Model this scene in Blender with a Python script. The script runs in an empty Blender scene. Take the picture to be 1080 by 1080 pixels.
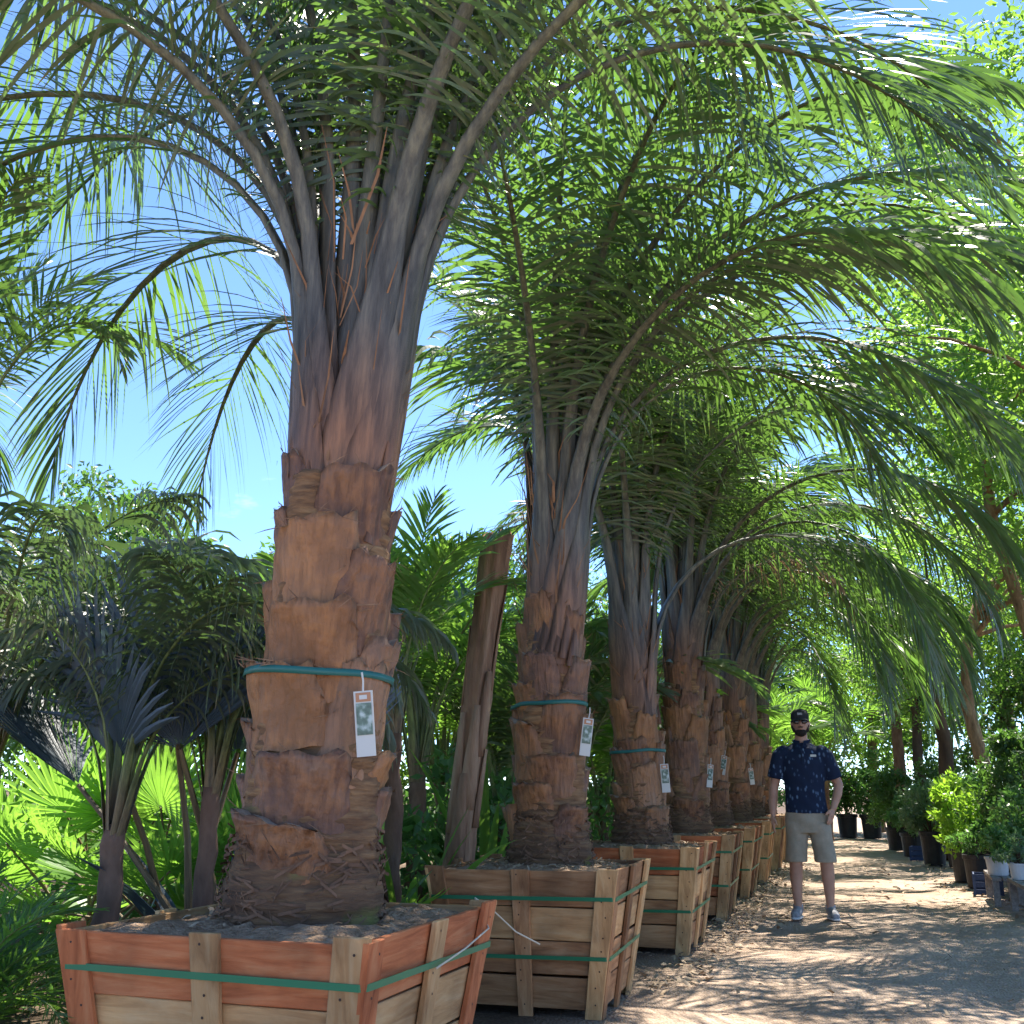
import bpy, math, random
import numpy as np
from mathutils import Vector, Matrix
rad = math.radians
scene = bpy.context.scene

# ------------------------------------------------------------------ camera
cam_d = bpy.data.cameras.new('camera'); cam = bpy.data.objects.new('camera', cam_d)
scene.collection.objects.link(cam); scene.camera = cam
cam_d.sensor_width = 36.0; cam_d.lens = 36.0 * 1100 / 1080; cam_d.clip_end = 2000; cam_d.clip_start = 0.05
cam.location = (0, 0, 1.14)
cam.rotation_euler = (rad(90 + 14.867), 0, rad(17.553))

# ------------------------------------------------------------------ light
SUN_EL, SUN_AZ = 58.0, 13.0          # azimuth measured from +Y towards +X
world = bpy.data.worlds.new('World'); scene.world = world; world.use_nodes = True
wn, wl = world.node_tree.nodes, world.node_tree.links
wn.clear()
w_out = wn.new('ShaderNodeOutputWorld'); w_bg = wn.new('ShaderNodeBackground')
sky = wn.new('ShaderNodeTexSky'); sky.sky_type = 'NISHITA'; sky.sun_disc = False
sky.sun_elevation = rad(SUN_EL); sky.sun_rotation = rad(SUN_AZ)
sky.air_density = 1.0; sky.dust_density = 0.0; sky.ozone_density = 6.5; sky.altitude = 4000
tc = wn.new('ShaderNodeTexCoord'); mp = wn.new('ShaderNodeMapping'); mp.inputs['Scale'].default_value = (1.2, 1.2, 4.0)
nz = wn.new('ShaderNodeTexNoise'); nz.inputs['Scale'].default_value = 2.2; nz.inputs['Detail'].default_value = 9; nz.inputs['Roughness'].default_value = 0.62
cr = wn.new('ShaderNodeValToRGB'); cr.color_ramp.elements[0].position = 0.67; cr.color_ramp.elements[1].position = 0.92
cr.color_ramp.elements[1].color = (0.55, 0.55, 0.55, 1)
mx = wn.new('ShaderNodeMixRGB'); mx.inputs[2].default_value = (9.0, 9.3, 9.8, 1)
wl.new(tc.outputs['Generated'], mp.inputs[0]); wl.new(mp.outputs[0], nz.inputs[0]); wl.new(nz.outputs[0], cr.inputs[0])
wl.new(cr.outputs[0], mx.inputs[0]); wl.new(sky.outputs[0], mx.inputs[1]); wl.new(mx.outputs[0], w_bg.inputs[0])
w_bg.inputs[1].default_value = 0.13
wl.new(w_bg.outputs[0], w_out.inputs[0])
sun_d = bpy.data.lights.new('sun', 'SUN'); sun_d.energy = 5.0; sun_d.angle = rad(0.55); sun_d.color = (1.0, 0.93, 0.82)
sun = bpy.data.objects.new('sun', sun_d); scene.collection.objects.link(sun)
sd = Vector((math.cos(rad(SUN_EL)) * math.sin(rad(SUN_AZ)), math.cos(rad(SUN_EL)) * math.cos(rad(SUN_AZ)), math.sin(rad(SUN_EL))))
sun.rotation_euler = sd.to_track_quat('Z', 'Y').to_euler(); sun.location = (8, 20, 30)

vs = scene.view_settings
vs.view_transform = 'Standard'; vs.look = 'None'; vs.exposure = 1.72; vs.gamma = 1.0; vs.use_curve_mapping = False
scene.render.engine = 'CYCLES'
scene.cycles.use_denoising = True
scene.cycles.max_bounces = 7; scene.cycles.transparent_max_bounces = 8
scene.cycles.diffuse_bounces = 4; scene.cycles.transmission_bounces = 4
scene.cycles.sample_clamp_indirect = 8

# ------------------------------------------------------------------ helpers
COL = scene.collection
def tag(o, label=None, cat=None, group=None, kind=None):
    if label: o['label'] = label
    if cat: o['category'] = cat
    if group: o['group'] = group
    if kind: o['kind'] = kind
    return o
def empty(name, loc=(0, 0, 0), rz=0.0):
    o = bpy.data.objects.new(name, None); COL.objects.link(o)
    o.location = loc; o.rotation_euler = (0, 0, rz); o.empty_display_size = 0.1
    return o
def link(name, mesh, parent=None, loc=(0, 0, 0), rot=(0, 0, 0), scl=(1, 1, 1)):
    o = bpy.data.objects.new(name, mesh); COL.objects.link(o)
    if parent: o.parent = parent
    o.location = loc; o.rotation_euler = rot; o.scale = scl
    return o
def copy_tree(o, parent=None):
    c = o.copy(); COL.objects.link(c); c.parent = parent
    for ch in list(o.children): copy_tree(ch, c)
    return c

def np_mesh(name, V, F, mats, smooth=True, mi=None, attr=None):
    """V (n,3); F list of index arrays of equal-size polygons or python lists"""
    me = bpy.data.meshes.new(name)
    V = np.asarray(V, dtype=np.float32)
    loops, starts, n = [], [], 0
    for f in F:
        f = np.asarray(f, dtype=np.int32)
        if f.ndim == 1: f = f[None, :]
        k = f.shape[1]
        loops.append(f.ravel()); starts.append(n + np.arange(len(f)) * k); n += f.size
    L = np.concatenate(loops); S = np.concatenate(starts)
    me.vertices.add(len(V)); me.vertices.foreach_set('co', V.ravel())
    me.loops.add(len(L)); me.loops.foreach_set('vertex_index', L)
    me.polygons.add(len(S)); me.polygons.foreach_set('loop_start', S.astype(np.int32))
    if mi is not None: me.polygons.foreach_set('material_index', np.asarray(mi, dtype=np.int32))
    if smooth: me.polygons.foreach_set('use_smooth', np.ones(len(S), dtype=bool))
    if attr is not None:
        a = me.attributes.new('along', 'FLOAT', 'POINT'); a.data.foreach_set('value', np.asarray(attr, dtype=np.float32))
    for m in (mats if isinstance(mats, (list, tuple)) else [mats]): me.materials.append(m)
    me.update(calc_edges=True); me.validate()
    return me

class MB:
    def __init__(s): s.v = []; s.f = []
    def add(s, V, F):
        o = len(s.v); s.v += [tuple(p) for p in V]; s.f += [[i + o for i in f] for f in F]
    def hexa(s, P):   # 8 points: bottom 4 then top 4, both counter-clockwise seen from above
        s.add(P, [[3, 2, 1, 0], [4, 5, 6, 7], [0, 1, 5, 4], [1, 2, 6, 5], [2, 3, 7, 6], [3, 0, 4, 7]])
    def box(s, c, d):
        x, y, z = c; a, b, h = d[0] / 2, d[1] / 2, d[2] / 2
        s.hexa([(x-a, y-b, z-h), (x+a, y-b, z-h), (x+a, y+b, z-h), (x-a, y+b, z-h), (x-a, y-b, z+h), (x+a, y-b, z+h), (x+a, y+b, z+h), (x-a, y+b, z+h)])
    def tube(s, pts, rads, n=8, caps=True, flat=1.0, up=None):
        pts = [Vector(p) for p in pts]; rings = []
        side = None
        for i, p in enumerate(pts):
            t = (pts[min(i + 1, len(pts) - 1)] - pts[max(i - 1, 0)]).normalized()
            if side is None:
                u = Vector(up) if up else (Vector((0, 0, 1)) if abs(t.z) < 0.9 else Vector((1, 0, 0)))
                side = u.cross(t).normalized()
            side = (side - t * side.dot(t)).normalized(); nn = t.cross(side)
            r = rads[i] if isinstance(rads, (list, tuple)) else rads
            rings.append([p + side * (math.cos(2 * math.pi * k / n) * r) + nn * (math.sin(2 * math.pi * k / n) * r * flat) for k in range(n)])
        V = [q for r_ in rings for q in r_]; F = []
        for i in range(len(rings) - 1):
            for k in range(n):
                a = i * n + k; b = i * n + (k + 1) % n
                F.append([a, b, b + n, a + n])
        if caps: F.append(list(range(n))[::-1]); F.append([(len(rings) - 1) * n + k for k in range(n)])
        s.add(V, F)
    def lathe(s, prof, n=24, cap_lo=True, cap_hi=True):
        V, F = [], []
        for r, z in prof: V += [(r * math.cos(2 * math.pi * k / n), r * math.sin(2 * math.pi * k / n), z) for k in range(n)]
        for i in range(len(prof) - 1):
            for k in range(n):
                a = i * n + k; b = i * n + (k + 1) % n; F.append([a, b, b + n, a + n])
        if cap_lo: F.append(list(range(n))[::-1])
        if cap_hi: F.append([(len(prof) - 1) * n + k for k in range(n)])
        s.add(V, F)
    def ball(s, c, r, n=12, m=8):
        rx, ry, rz = r if isinstance(r, (tuple, list)) else (r, r, r)
        V, F = [], []
        for j in range(m + 1):
            t = math.pi * j / m - math.pi / 2; t = max(min(t, math.pi/2 - .02), -math.pi/2 + .02)
            V += [(c[0] + rx * math.cos(t) * math.cos(2*math.pi*k/n), c[1] + ry * math.cos(t) * math.sin(2*math.pi*k/n), c[2] + rz * math.sin(t)) for k in range(n)]
        for j in range(m):
            for k in range(n):
                a = j * n + k; b = j * n + (k + 1) % n; F.append([a, b, b + n, a + n])
        F.append(list(range(n))[::-1]); F.append([m * n + k for k in range(n)])
        s.add(V, F)
    def mesh(s, name, mats, smooth=False, bevel=0):
        me = bpy.data.meshes.new(name); me.from_pydata(s.v, [], s.f)
        for m in (mats if isinstance(mats, (list, tuple)) else [mats]): me.materials.append(m)
        if bevel:
            import bmesh
            bm = bmesh.new(); bm.from_mesh(me)
            bmesh.ops.bevel(bm, geom=bm.edges[:], offset=bevel, segments=1, affect='EDGES')
            bm.to_mesh(me); bm.free()
        if smooth: me.polygons.foreach_set('use_smooth', np.ones(len(me.polygons), dtype=bool))
        me.update()
        return me
    def build(s, name, mats, parent=None, smooth=False, bevel=0, **k):
        return link(name, s.mesh(name, mats, smooth, bevel), parent, **k)

# ------------------------------------------------------------------ materials
def new_mat(name):
    m = bpy.data.materials.new(name); m.use_nodes = True
    return m, m.node_tree.nodes, m.node_tree.links, m.node_tree.nodes['Principled BSDF'], m.node_tree.nodes['Material Output']
def ramp(n, stops):
    r = n.new('ShaderNodeValToRGB'); e = r.color_ramp.elements
    while len(e) < len(stops): e.new(0.5)
    for i, (p, c) in enumerate(stops): e[i].position = p; e[i].color = (*c, 1)
    return r
def noise_mat(name, stops, scale=6, stretch=(1, 1, 1), rough=0.8, bump=0.3, bscale=None, detail=6, rnd=0.0, spec=0.3, dist=0.02):
    m, n, l, b, out = new_mat(name)
    t = n.new('ShaderNodeTexCoord'); mpn = n.new('ShaderNodeMapping'); mpn.inputs['Scale'].default_value = stretch
    oi = n.new('ShaderNodeObjectInfo'); va = n.new('ShaderNodeVectorMath'); va.operation = 'ADD'
    sc = n.new('ShaderNodeVectorMath'); sc.operation = 'SCALE'; sc.inputs['Scale'].default_value = 17.0
    cmb = n.new('ShaderNodeCombineXYZ')
    for k in range(3): l.new(oi.outputs['Random'], cmb.inputs[k])
    l.new(cmb.outputs[0], sc.inputs[0]); l.new(t.outputs['Object'], va.inputs[0]); l.new(sc.outputs[0], va.inputs[1])
    l.new(va.outputs[0], mpn.inputs[0])
    nzz = n.new('ShaderNodeTexNoise'); nzz.inputs['Scale'].default_value = scale; nzz.inputs['Detail'].default_value = detail; nzz.inputs['Roughness'].default_value = 0.6
    l.new(mpn.outputs[0], nzz.inputs[0])
    r = ramp(n, stops); l.new(nzz.outputs[0], r.inputs[0])
    hs = n.new('ShaderNodeHueSaturation'); l.new(r.outputs[0], hs.inputs['Color'])
    if rnd:
        mr = n.new('ShaderNodeMapRange'); mr.inputs[3].default_value = 1 - rnd; mr.inputs[4].default_value = 1 + rnd
        l.new(oi.outputs['Random'], mr.inputs[0]); l.new(mr.outputs[0], hs.inputs['Value'])
    l.new(hs.outputs[0], b.inputs['Base Color'])
    b.inputs['Roughness'].default_value = rough; b.inputs['Specular IOR Level'].default_value = spec
    if bump:
        n2 = n.new('ShaderNodeTexNoise'); n2.inputs['Scale'].default_value = bscale or scale * 4; n2.inputs['Detail'].default_value = 5
        l.new(mpn.outputs[0], n2.inputs[0])
        bp = n.new('ShaderNodeBump'); bp.inputs['Strength'].default_value = bump; bp.inputs['Distance'].default_value = dist
        l.new(n2.outputs[0], bp.inputs['Height']); l.new(bp.outputs[0], b.inputs['Normal'])
    return m
def leaf_mat(name, c0, c1, trans, rough=0.35, tmix=0.45, scale=3.0, spec=0.5, dry=None):
    m, n, l, b, out = new_mat(name)
    t = n.new('ShaderNodeTexCoord'); oi = n.new('ShaderNodeObjectInfo')
    nzz = n.new('ShaderNodeTexNoise'); nzz.inputs['Scale'].default_value = scale; nzz.inputs['Detail'].default_value = 4
    va = n.new('ShaderNodeVectorMath'); va.operation = 'ADD'
    l.new(t.outputs['Object'], va.inputs[0]); l.new(oi.outputs['Random'], va.inputs[1]); l.new(va.outputs[0], nzz.inputs[0])
    st = [(0.3, c0), (0.62, c1)]
    if dry: st += [(0.72, dry)]
    r = ramp(n, st); l.new(nzz.outputs[0], r.inputs[0])
    hs = n.new('ShaderNodeHueSaturation'); mr = n.new('ShaderNodeMapRange'); mr.inputs[3].default_value = 0.8; mr.inputs[4].default_value = 1.2
    l.new(oi.outputs['Random'], mr.inputs[0]); l.new(mr.outputs[0], hs.inputs['Value']); l.new(r.outputs[0], hs.inputs['Color'])
    at = n.new('ShaderNodeAttribute'); at.attribute_name = 'along'; tr_ = ramp(n, [(0.88, (0, 0, 0)), (1.0, (1, 1, 1))]); l.new(at.outputs['Fac'], tr_.inputs[0])
    tm = n.new('ShaderNodeMixRGB'); tm.inputs[2].default_value = (0.26, 0.18, 0.09, 1); l.new(tr_.outputs[0], tm.inputs[0]); l.new(hs.outputs[0], tm.inputs[1])
    l.new(tm.outputs[0], b.inputs['Base Color']); b.inputs['Roughness'].default_value = rough; b.inputs['Specular IOR Level'].default_value = spec
    tr = n.new('ShaderNodeBsdfTranslucent'); tr.inputs[0].default_value = (*trans, 1)
    mxs = n.new('ShaderNodeMixShader'); mxs.inputs[0].default_value = tmix
    l.new(b.outputs[0], mxs.inputs[1]); l.new(tr.outputs[0], mxs.inputs[2]); l.new(mxs.outputs[0], out.inputs['Surface'])
    return m
def flat_mat(name, c, rough=0.6, spec=0.4, metal=0):
    m, n, l, b, out = new_mat(name)
    b.inputs['Base Color'].default_value = (*c, 1); b.inputs['Roughness'].default_value = rough
    b.inputs['Specular IOR Level'].default_value = spec; b.inputs['Metallic'].default_value = metal
    return m

M = {}
M['palm_leaf'] = leaf_mat('palm_leaflets', (0.055, 0.08, 0.042), (0.10, 0.125, 0.07), (0.17, 0.34, 0.05), rough=0.33, tmix=0.40, spec=0.6)
M['palm_leaf_light'] = leaf_mat('light_palm_leaflets', (0.06, 0.13, 0.035), (0.11, 0.19, 0.05), (0.26, 0.50, 0.06), rough=0.4, tmix=0.5)
M['palm_leaf_grey'] = leaf_mat('grey_palm_leaflets', (0.06, 0.085, 0.06), (0.12, 0.14, 0.09), (0.12, 0.22, 0.05), rough=0.38, tmix=0.3)
M['dry_leaf'] = leaf_mat('dry_leaflets', (0.20, 0.13, 0.08), (0.30, 0.21, 0.14), (0.30, 0.20, 0.10), rough=0.6, tmix=0.3, spec=0.2)
M['fan_leaf'] = leaf_mat('fan_leaf', (0.07, 0.16, 0.03), (0.11, 0.22, 0.045), (0.28, 0.55, 0.06), rough=0.4, tmix=0.5)
M['blue_leaf'] = leaf_mat('blue_fan_leaf', (0.045, 0.075, 0.10), (0.07, 0.10, 0.13), (0.05, 0.09, 0.08), rough=0.5, tmix=0.18)
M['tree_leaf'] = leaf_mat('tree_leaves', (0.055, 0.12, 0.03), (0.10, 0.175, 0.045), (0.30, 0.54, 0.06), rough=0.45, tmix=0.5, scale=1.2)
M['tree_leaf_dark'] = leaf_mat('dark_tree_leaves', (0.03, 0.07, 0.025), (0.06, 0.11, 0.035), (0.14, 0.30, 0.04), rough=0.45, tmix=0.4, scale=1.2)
M['lime_leaf'] = leaf_mat('lime_leaves', (0.10, 0.24, 0.025), (0.17, 0.34, 0.04), (0.38, 0.65, 0.05), rough=0.4, tmix=0.5)
M['shrub_leaf'] = leaf_mat('shrub_leaves', (0.04, 0.10, 0.03), (0.08, 0.17, 0.05), (0.16, 0.36, 0.06), rough=0.4, tmix=0.4)
M['grey_leaf'] = leaf_mat('silver_leaves', (0.09, 0.15, 0.08), (0.15, 0.22, 0.12), (0.2, 0.36, 0.12), rough=0.45, tmix=0.4)
M['red_leaf'] = leaf_mat('red_flowers', (0.45, 0.06, 0.03), (0.55, 0.15, 0.04), (0.6, 0.12, 0.05), rough=0.5, tmix=0.4)
M['bark'] = noise_mat('tree_bark', [(0.3, (0.13, 0.075, 0.04)), (0.55, (0.30, 0.19, 0.10)), (0.75, (0.40, 0.29, 0.16))], 16, (1, 1, 0.3), 0.9, 1.0)
M['bark_dark'] = noise_mat('dark_bark', [(0.3, (0.05, 0.032, 0.022)), (0.7, (0.13, 0.08, 0.05))], 7, (1, 1, 0.25), 0.9, 0.6)
M['thin_trunk'] = noise_mat('thin_palm_bark', [(0.3, (0.10, 0.055, 0.035)), (0.7, (0.24, 0.14, 0.09))], 9, (1, 1, 0.4), 0.85, 0.5)

# palm trunk core: fibrous, ringed, orange brown, darker and root-ringed at the foot
def trunk_material():
    m, n, l, b, out = new_mat('palm_trunk_fibre')
    t = n.new('ShaderNodeTexCoord')
    m1 = n.new('ShaderNodeMapping'); m1.inputs['Scale'].default_value = (1, 1, 7)
    n1 = n.new('ShaderNodeTexNoise'); n1.inputs['Scale'].default_value = 6; n1.inputs['Detail'].default_value = 8; n1.inputs['Roughness'].default_value = 0.65
    l.new(t.outputs['Object'], m1.inputs[0]); l.new(m1.outputs[0], n1.inputs[0])
    n2 = n.new('ShaderNodeTexNoise'); n2.inputs['Scale'].default_value = 4; n2.inputs['Detail'].default_value = 5
    l.new(t.outputs['Object'], n2.inputs[0])
    r1 = ramp(n, [(0.32, (0.055, 0.03, 0.018)), (0.48, (0.24, 0.125, 0.055)), (0.66, (0.46, 0.27, 0.12))]); l.new(n1.outputs[0], r1.inputs[0])
    r2 = ramp(n, [(0.35, (0.07, 0.045, 0.035)), (0.65, (0.22, 0.14, 0.08))]); l.new(n2.outputs[0], r2.inputs[0])
    mxx = n.new('ShaderNodeMixRGB'); mxx.inputs[0].default_value = 0.4; l.new(r1.outputs[0], mxx.inputs[1]); l.new(r2.outputs[0], mxx.inputs[2])
    # the root plate at the foot is dark, earth-stained fibre
    at = n.new('ShaderNodeAttribute'); at.attribute_name = 'along'
    rz = ramp(n, [(0.06, (1, 1, 1)), (0.24, (0, 0, 0))]); l.new(at.outputs['Fac'], rz.inputs[0])
    dk = n.new('ShaderNodeMixRGB'); dk.blend_type = 'MIX'; dk.inputs[2].default_value = (0.045, 0.032, 0.026, 1)
    mul = n.new('ShaderNodeMath'); mul.operation = 'MULTIPLY'; mul.inputs[1].default_value = 0.5
    l.new(rz.outputs[0], mul.inputs[0]); l.new(mul.outputs[0], dk.inputs[0]); l.new(mxx.outputs[0], dk.inputs[1])
    # lichen green stains
    n3 = n.new('ShaderNodeTexNoise'); n3.inputs['Scale'].default_value = 5; l.new(t.outputs['Object'], n3.inputs[0])
    r3 = ramp(n, [(0.66, (0, 0, 0)), (0.76, (0.6, 0.6, 0.6))]); l.new(n3.outputs[0], r3.inputs[0])
    gm = n.new('ShaderNodeMixRGB'); gm.inputs[2].default_value = (0.16, 0.20, 0.04, 1)
    l.new(r3.outputs[0], gm.inputs[0]); l.new(dk.outputs[0], gm.inputs[1]); l.new(gm.outputs[0], b.inputs['Base Color'])
    b.inputs['Roughness'].default_value = 0.85; b.inputs['Specular IOR Level'].default_value = 0.25
    bp = n.new('ShaderNodeBump'); bp.inputs['Strength'].default_value = 0.9; bp.inputs['Distance'].default_value = 0.02
    l.new(n1.outputs[0], bp.inputs['Height']); l.new(bp.outputs[0], b.inputs['Normal'])
    return m
M['trunk'] = trunk_material()
def boot_material():
    m, n, l, b, out = new_mat('leaf_base_boot')
    t = n.new('ShaderNodeTexCoord'); oi = n.new('ShaderNodeObjectInfo')
    va = n.new('ShaderNodeVectorMath'); va.operation = 'ADD'; l.new(t.outputs['Object'], va.inputs[0])
    sc = n.new('ShaderNodeVectorMath'); sc.operation = 'SCALE'; sc.inputs['Scale'].default_value = 9
    cmb = n.new('ShaderNodeCombineXYZ')
    for k in range(3): l.new(oi.outputs['Random'], cmb.inputs[k])
    l.new(cmb.outputs[0], sc.inputs[0]); l.new(sc.outputs[0], va.inputs[1])
    n1 = n.new('ShaderNodeTexNoise'); n1.inputs['Scale'].default_value = 4.5; n1.inputs['Detail'].default_value = 7; n1.inputs['Roughness'].default_value = 0.62
    l.new(va.outputs[0], n1.inputs[0])
    r1 = ramp(n, [(0.32, (0.055, 0.028, 0.016)), (0.45, (0.18, 0.085, 0.042)), (0.55, (0.34, 0.16, 0.06)), (0.63, (0.26, 0.15, 0.09)), (0.75, (0.42, 0.28, 0.17))]); l.new(n1.outputs[0], r1.inputs[0])
    n2 = n.new('ShaderNodeTexNoise'); n2.inputs['Scale'].default_value = 40; n2.inputs['Detail'].default_value = 4
    mp2 = n.new('ShaderNodeMapping'); mp2.inputs['Scale'].default_value = (1, 1, 0.12); l.new(va.outputs[0], mp2.inputs[0]); l.new(mp2.outputs[0], n2.inputs[0])
    r2 = ramp(n, [(0.36, (0.38, 0.34, 0.32)), (0.5, (0.95, 0.93, 0.9)), (0.68, (1.25, 1.2, 1.15))]); l.new(n2.outputs[0], r2.inputs[0])
    mm = n.new('ShaderNodeMixRGB'); mm.blend_type = 'MULTIPLY'; mm.inputs[0].default_value = 0.8
    l.new(r1.outputs[0], mm.inputs[1]); l.new(r2.outputs[0], mm.inputs[2])
    # some boots have weathered purple grey, some orange
    r3 = ramp(n, [(0.0, (0.20, 0.115, 0.085)), (0.3, (0.11, 0.055, 0.036)), (0.55, (0.21, 0.10, 0.05)), (0.75, (0.34, 0.155, 0.055)), (1.0, (0.34, 0.20, 0.12))]); l.new(oi.outputs['Random'], r3.inputs[0])
    m3 = n.new('ShaderNodeMixRGB'); m3.inputs[0].default_value = 0.5; l.new(mm.outputs[0], m3.inputs[1]); l.new(r3.outputs[0], m3.inputs[2])
    l.new(m3.outputs[0], b.inputs['Base Color']); b.inputs['Roughness'].default_value = 0.6; b.inputs['Specular IOR Level'].default_value = 0.4
    bp = n.new('ShaderNodeBump'); bp.inputs['Strength'].default_value = 1.0; bp.inputs['Distance'].default_value = 0.02
    ad = n.new('ShaderNodeMath'); ad.operation = 'ADD'; l.new(n1.outputs[0], ad.inputs[0]); l.new(n2.outputs[0], ad.inputs[1])
    l.new(ad.outputs[0], bp.inputs['Height']); l.new(bp.outputs[0], b.inputs['Normal'])
    return m
M['boot'] = boot_material()
M['cut_face'] = noise_mat('cut_boot_end', [(0.3, (0.20, 0.14, 0.10)), (0.7, (0.38, 0.29, 0.21))], 25, (1, 1, 1), 0.9, 0.5)
M['root'] = noise_mat('dark_root_fibre', [(0.3, (0.05, 0.03, 0.02)), (0.7, (0.22, 0.13, 0.08))], 9, (1, 1, 1), 0.9, 0)
M['fibre'] = noise_mat('brown_crown_fibre', [(0.3, (0.12, 0.06, 0.03)), (0.7, (0.34, 0.19, 0.10))], 12, (1, 1, 0.2), 0.85, 0.3)
def petiole_material(name, base, mid, tip):
    m, n, l, b, out = new_mat(name)
    at = n.new('ShaderNodeAttribute'); at.attribute_name = 'along'
    r = ramp(n, [(0.0, base), (0.08, base), (0.17, mid), (1.0, tip)]); l.new(at.outputs['Fac'], r.inputs[0])
    t = n.new('ShaderNodeTexCoord'); mpn = n.new('ShaderNodeMapping'); mpn.inputs['Scale'].default_value = (1, 1, 0.09)
    n1 = n.new('ShaderNodeTexNoise'); n1.inputs['Scale'].default_value = 26; n1.inputs['Detail'].default_value = 8; n1.inputs['Roughness'].default_value = 0.68
    l.new(t.outputs['Object'], mpn.inputs[0]); l.new(mpn.outputs[0], n1.inputs[0])
    r2 = ramp(n, [(0.32, (0.32, 0.30, 0.32)), (0.5, (0.9, 0.85, 0.85)), (0.68, (1.7, 1.55, 1.4))]); l.new(n1.outputs[0], r2.inputs[0])
    mm = n.new('ShaderNodeMixRGB'); mm.blend_type = 'MULTIPLY'; mm.inputs[0].default_value = 1.0
    l.new(r.outputs[0], mm.inputs[1]); l.new(r2.outputs[0], mm.inputs[2]); l.new(mm.outputs[0], b.inputs['Base Color'])
    b.inputs['Roughness'].default_value = 0.5; b.inputs['Specular IOR Level'].default_value = 0.4
    bp = n.new('ShaderNodeBump'); bp.inputs['Strength'].default_value = 0.8; bp.inputs['Distance'].default_value = 0.012
    l.new(n1.outputs[0], bp.inputs['Height']); l.new(bp.outputs[0], b.inputs['Normal'])
    return m
M['petiole'] = petiole_material('palm_petiole', (0.17, 0.092, 0.052), (0.10, 0.10, 0.085), (0.12, 0.155, 0.07))
M['petiole_green'] = petiole_material('green_petiole', (0.16, 0.12, 0.06), (0.14, 0.18, 0.06), (0.16, 0.24, 0.07))

def wood_material(name, stops, axis):
    m, n, l, b, out = new_mat(name)
    t = n.new('ShaderNodeTexCoord'); oi = n.new('ShaderNodeObjectInfo')
    cmb = n.new('ShaderNodeCombineXYZ')
    for k in range(3): l.new(oi.outputs['Random'], cmb.inputs[k])
    sc = n.new('ShaderNodeVectorMath'); sc.operation = 'SCALE'; sc.inputs['Scale'].default_value = 23; l.new(cmb.outputs[0], sc.inputs[0])
    va = n.new('ShaderNodeVectorMath'); va.operation = 'ADD'; l.new(t.outputs['Object'], va.inputs[0]); l.new(sc.outputs[0], va.inputs[1])
    mpn = n.new('ShaderNodeMapping'); mpn.inputs['Scale'].default_value = (1, 8, 8) if axis == 'x' else (8, 8, 1)
    l.new(va.outputs[0], mpn.inputs[0])
    n1 = n.new('ShaderNodeTexNoise'); n1.inputs['Scale'].default_value = 3.2; n1.inputs['Detail'].default_value = 8; n1.inputs['Roughness'].default_value = 0.6; n1.inputs['Distortion'].default_value = 0.6
    l.new(mpn.outputs[0], n1.inputs[0])
    r = ramp(n, stops); l.new(n1.outputs[0], r.inputs[0])
    n2 = n.new('ShaderNodeTexNoise'); n2.inputs['Scale'].default_value = 3.0; n2.inputs['Detail'].default_value = 5; l.new(va.outputs[0], n2.inputs[0])
    r2 = ramp(n, [(0.3, (0.40, 0.38, 0.38)), (0.5, (0.95, 0.94, 0.93)), (0.68, (1.18, 1.16, 1.1))]); l.new(n2.outputs[0], r2.inputs[0])
    mm = n.new('ShaderNodeMixRGB'); mm.blend_type = 'MULTIPLY'; mm.inputs[0].default_value = 0.75
    l.new(r.outputs[0], mm.inputs[1]); l.new(r2.outputs[0], mm.inputs[2])
    hs = n.new('ShaderNodeHueSaturation'); mr = n.new('ShaderNodeMapRange'); mr.inputs[3].default_value = 0.72; mr.inputs[4].default_value = 1.2
    l.new(oi.outputs['Random'], mr.inputs[0]); l.new(mr.outputs[0], hs.inputs['Value']); l.new(mm.outputs[0], hs.inputs['Color'])
    l.new(hs.outputs[0], b.inputs['Base Color']); b.inputs['Roughness'].default_value = 0.75; b.inputs['Specular IOR Level'].default_value = 0.25
    bp = n.new('ShaderNodeBump'); bp.inputs['Strength'].default_value = 0.7; bp.inputs['Distance'].default_value = 0.008
    l.new(n1.outputs[0], bp.inputs['Height']); l.new(bp.outputs[0], b.inputs['Normal'])
    return m
RED = [(0.28, (0.28, 0.080, 0.030)), (0.5, (0.47, 0.15, 0.058)), (0.72, (0.54, 0.235, 0.105))]
TAN = [(0.28, (0.36, 0.19, 0.08)), (0.5, (0.54, 0.32, 0.145)), (0.72, (0.62, 0.42, 0.22))]
BRN = [(0.28, (0.20, 0.095, 0.045)), (0.5, (0.36, 0.185, 0.085)), (0.72, (0.46, 0.27, 0.14))]
for k, st in (('red', RED), ('tan', TAN), ('brown', BRN)):
    M['wood_' + k + '_x'] = wood_material(k + '_board', st, 'x'); M['wood_' + k + '_z'] = wood_material(k + '_batten', st, 'z')
M['soil'] = noise_mat('box_soil', [(0.3, (0.20, 0.125, 0.07)), (0.55, (0.38, 0.25, 0.155)), (0.75, (0.52, 0.38, 0.26))], 22, (1, 1, 1), 0.95, 1.0, 60, 8, dist=0.03)
M['chips'] = noise_mat('wood_chips', [(0.3, (0.22, 0.15, 0.09)), (0.7, (0.48, 0.36, 0.24))], 30, (1, 1, 1), 0.8, 0)
M['strap'] = flat_mat('green_strap', (0.015, 0.16, 0.07), 0.4, 0.5)
M['strap_teal'] = flat_mat('teal_tie', (0.02, 0.13, 0.115), 0.45, 0.4)
M['twine'] = flat_mat('cream_twine', (0.55, 0.50, 0.38), 0.7)
M['white'] = flat_mat('white_card', (0.56, 0.58, 0.54), 0.45)
M['black_plastic'] = noise_mat('black_pot_plastic', [(0.3, (0.016, 0.016, 0.018)), (0.7, (0.035, 0.034, 0.034))], 9, rough=0.5, bump=0.05)
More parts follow.
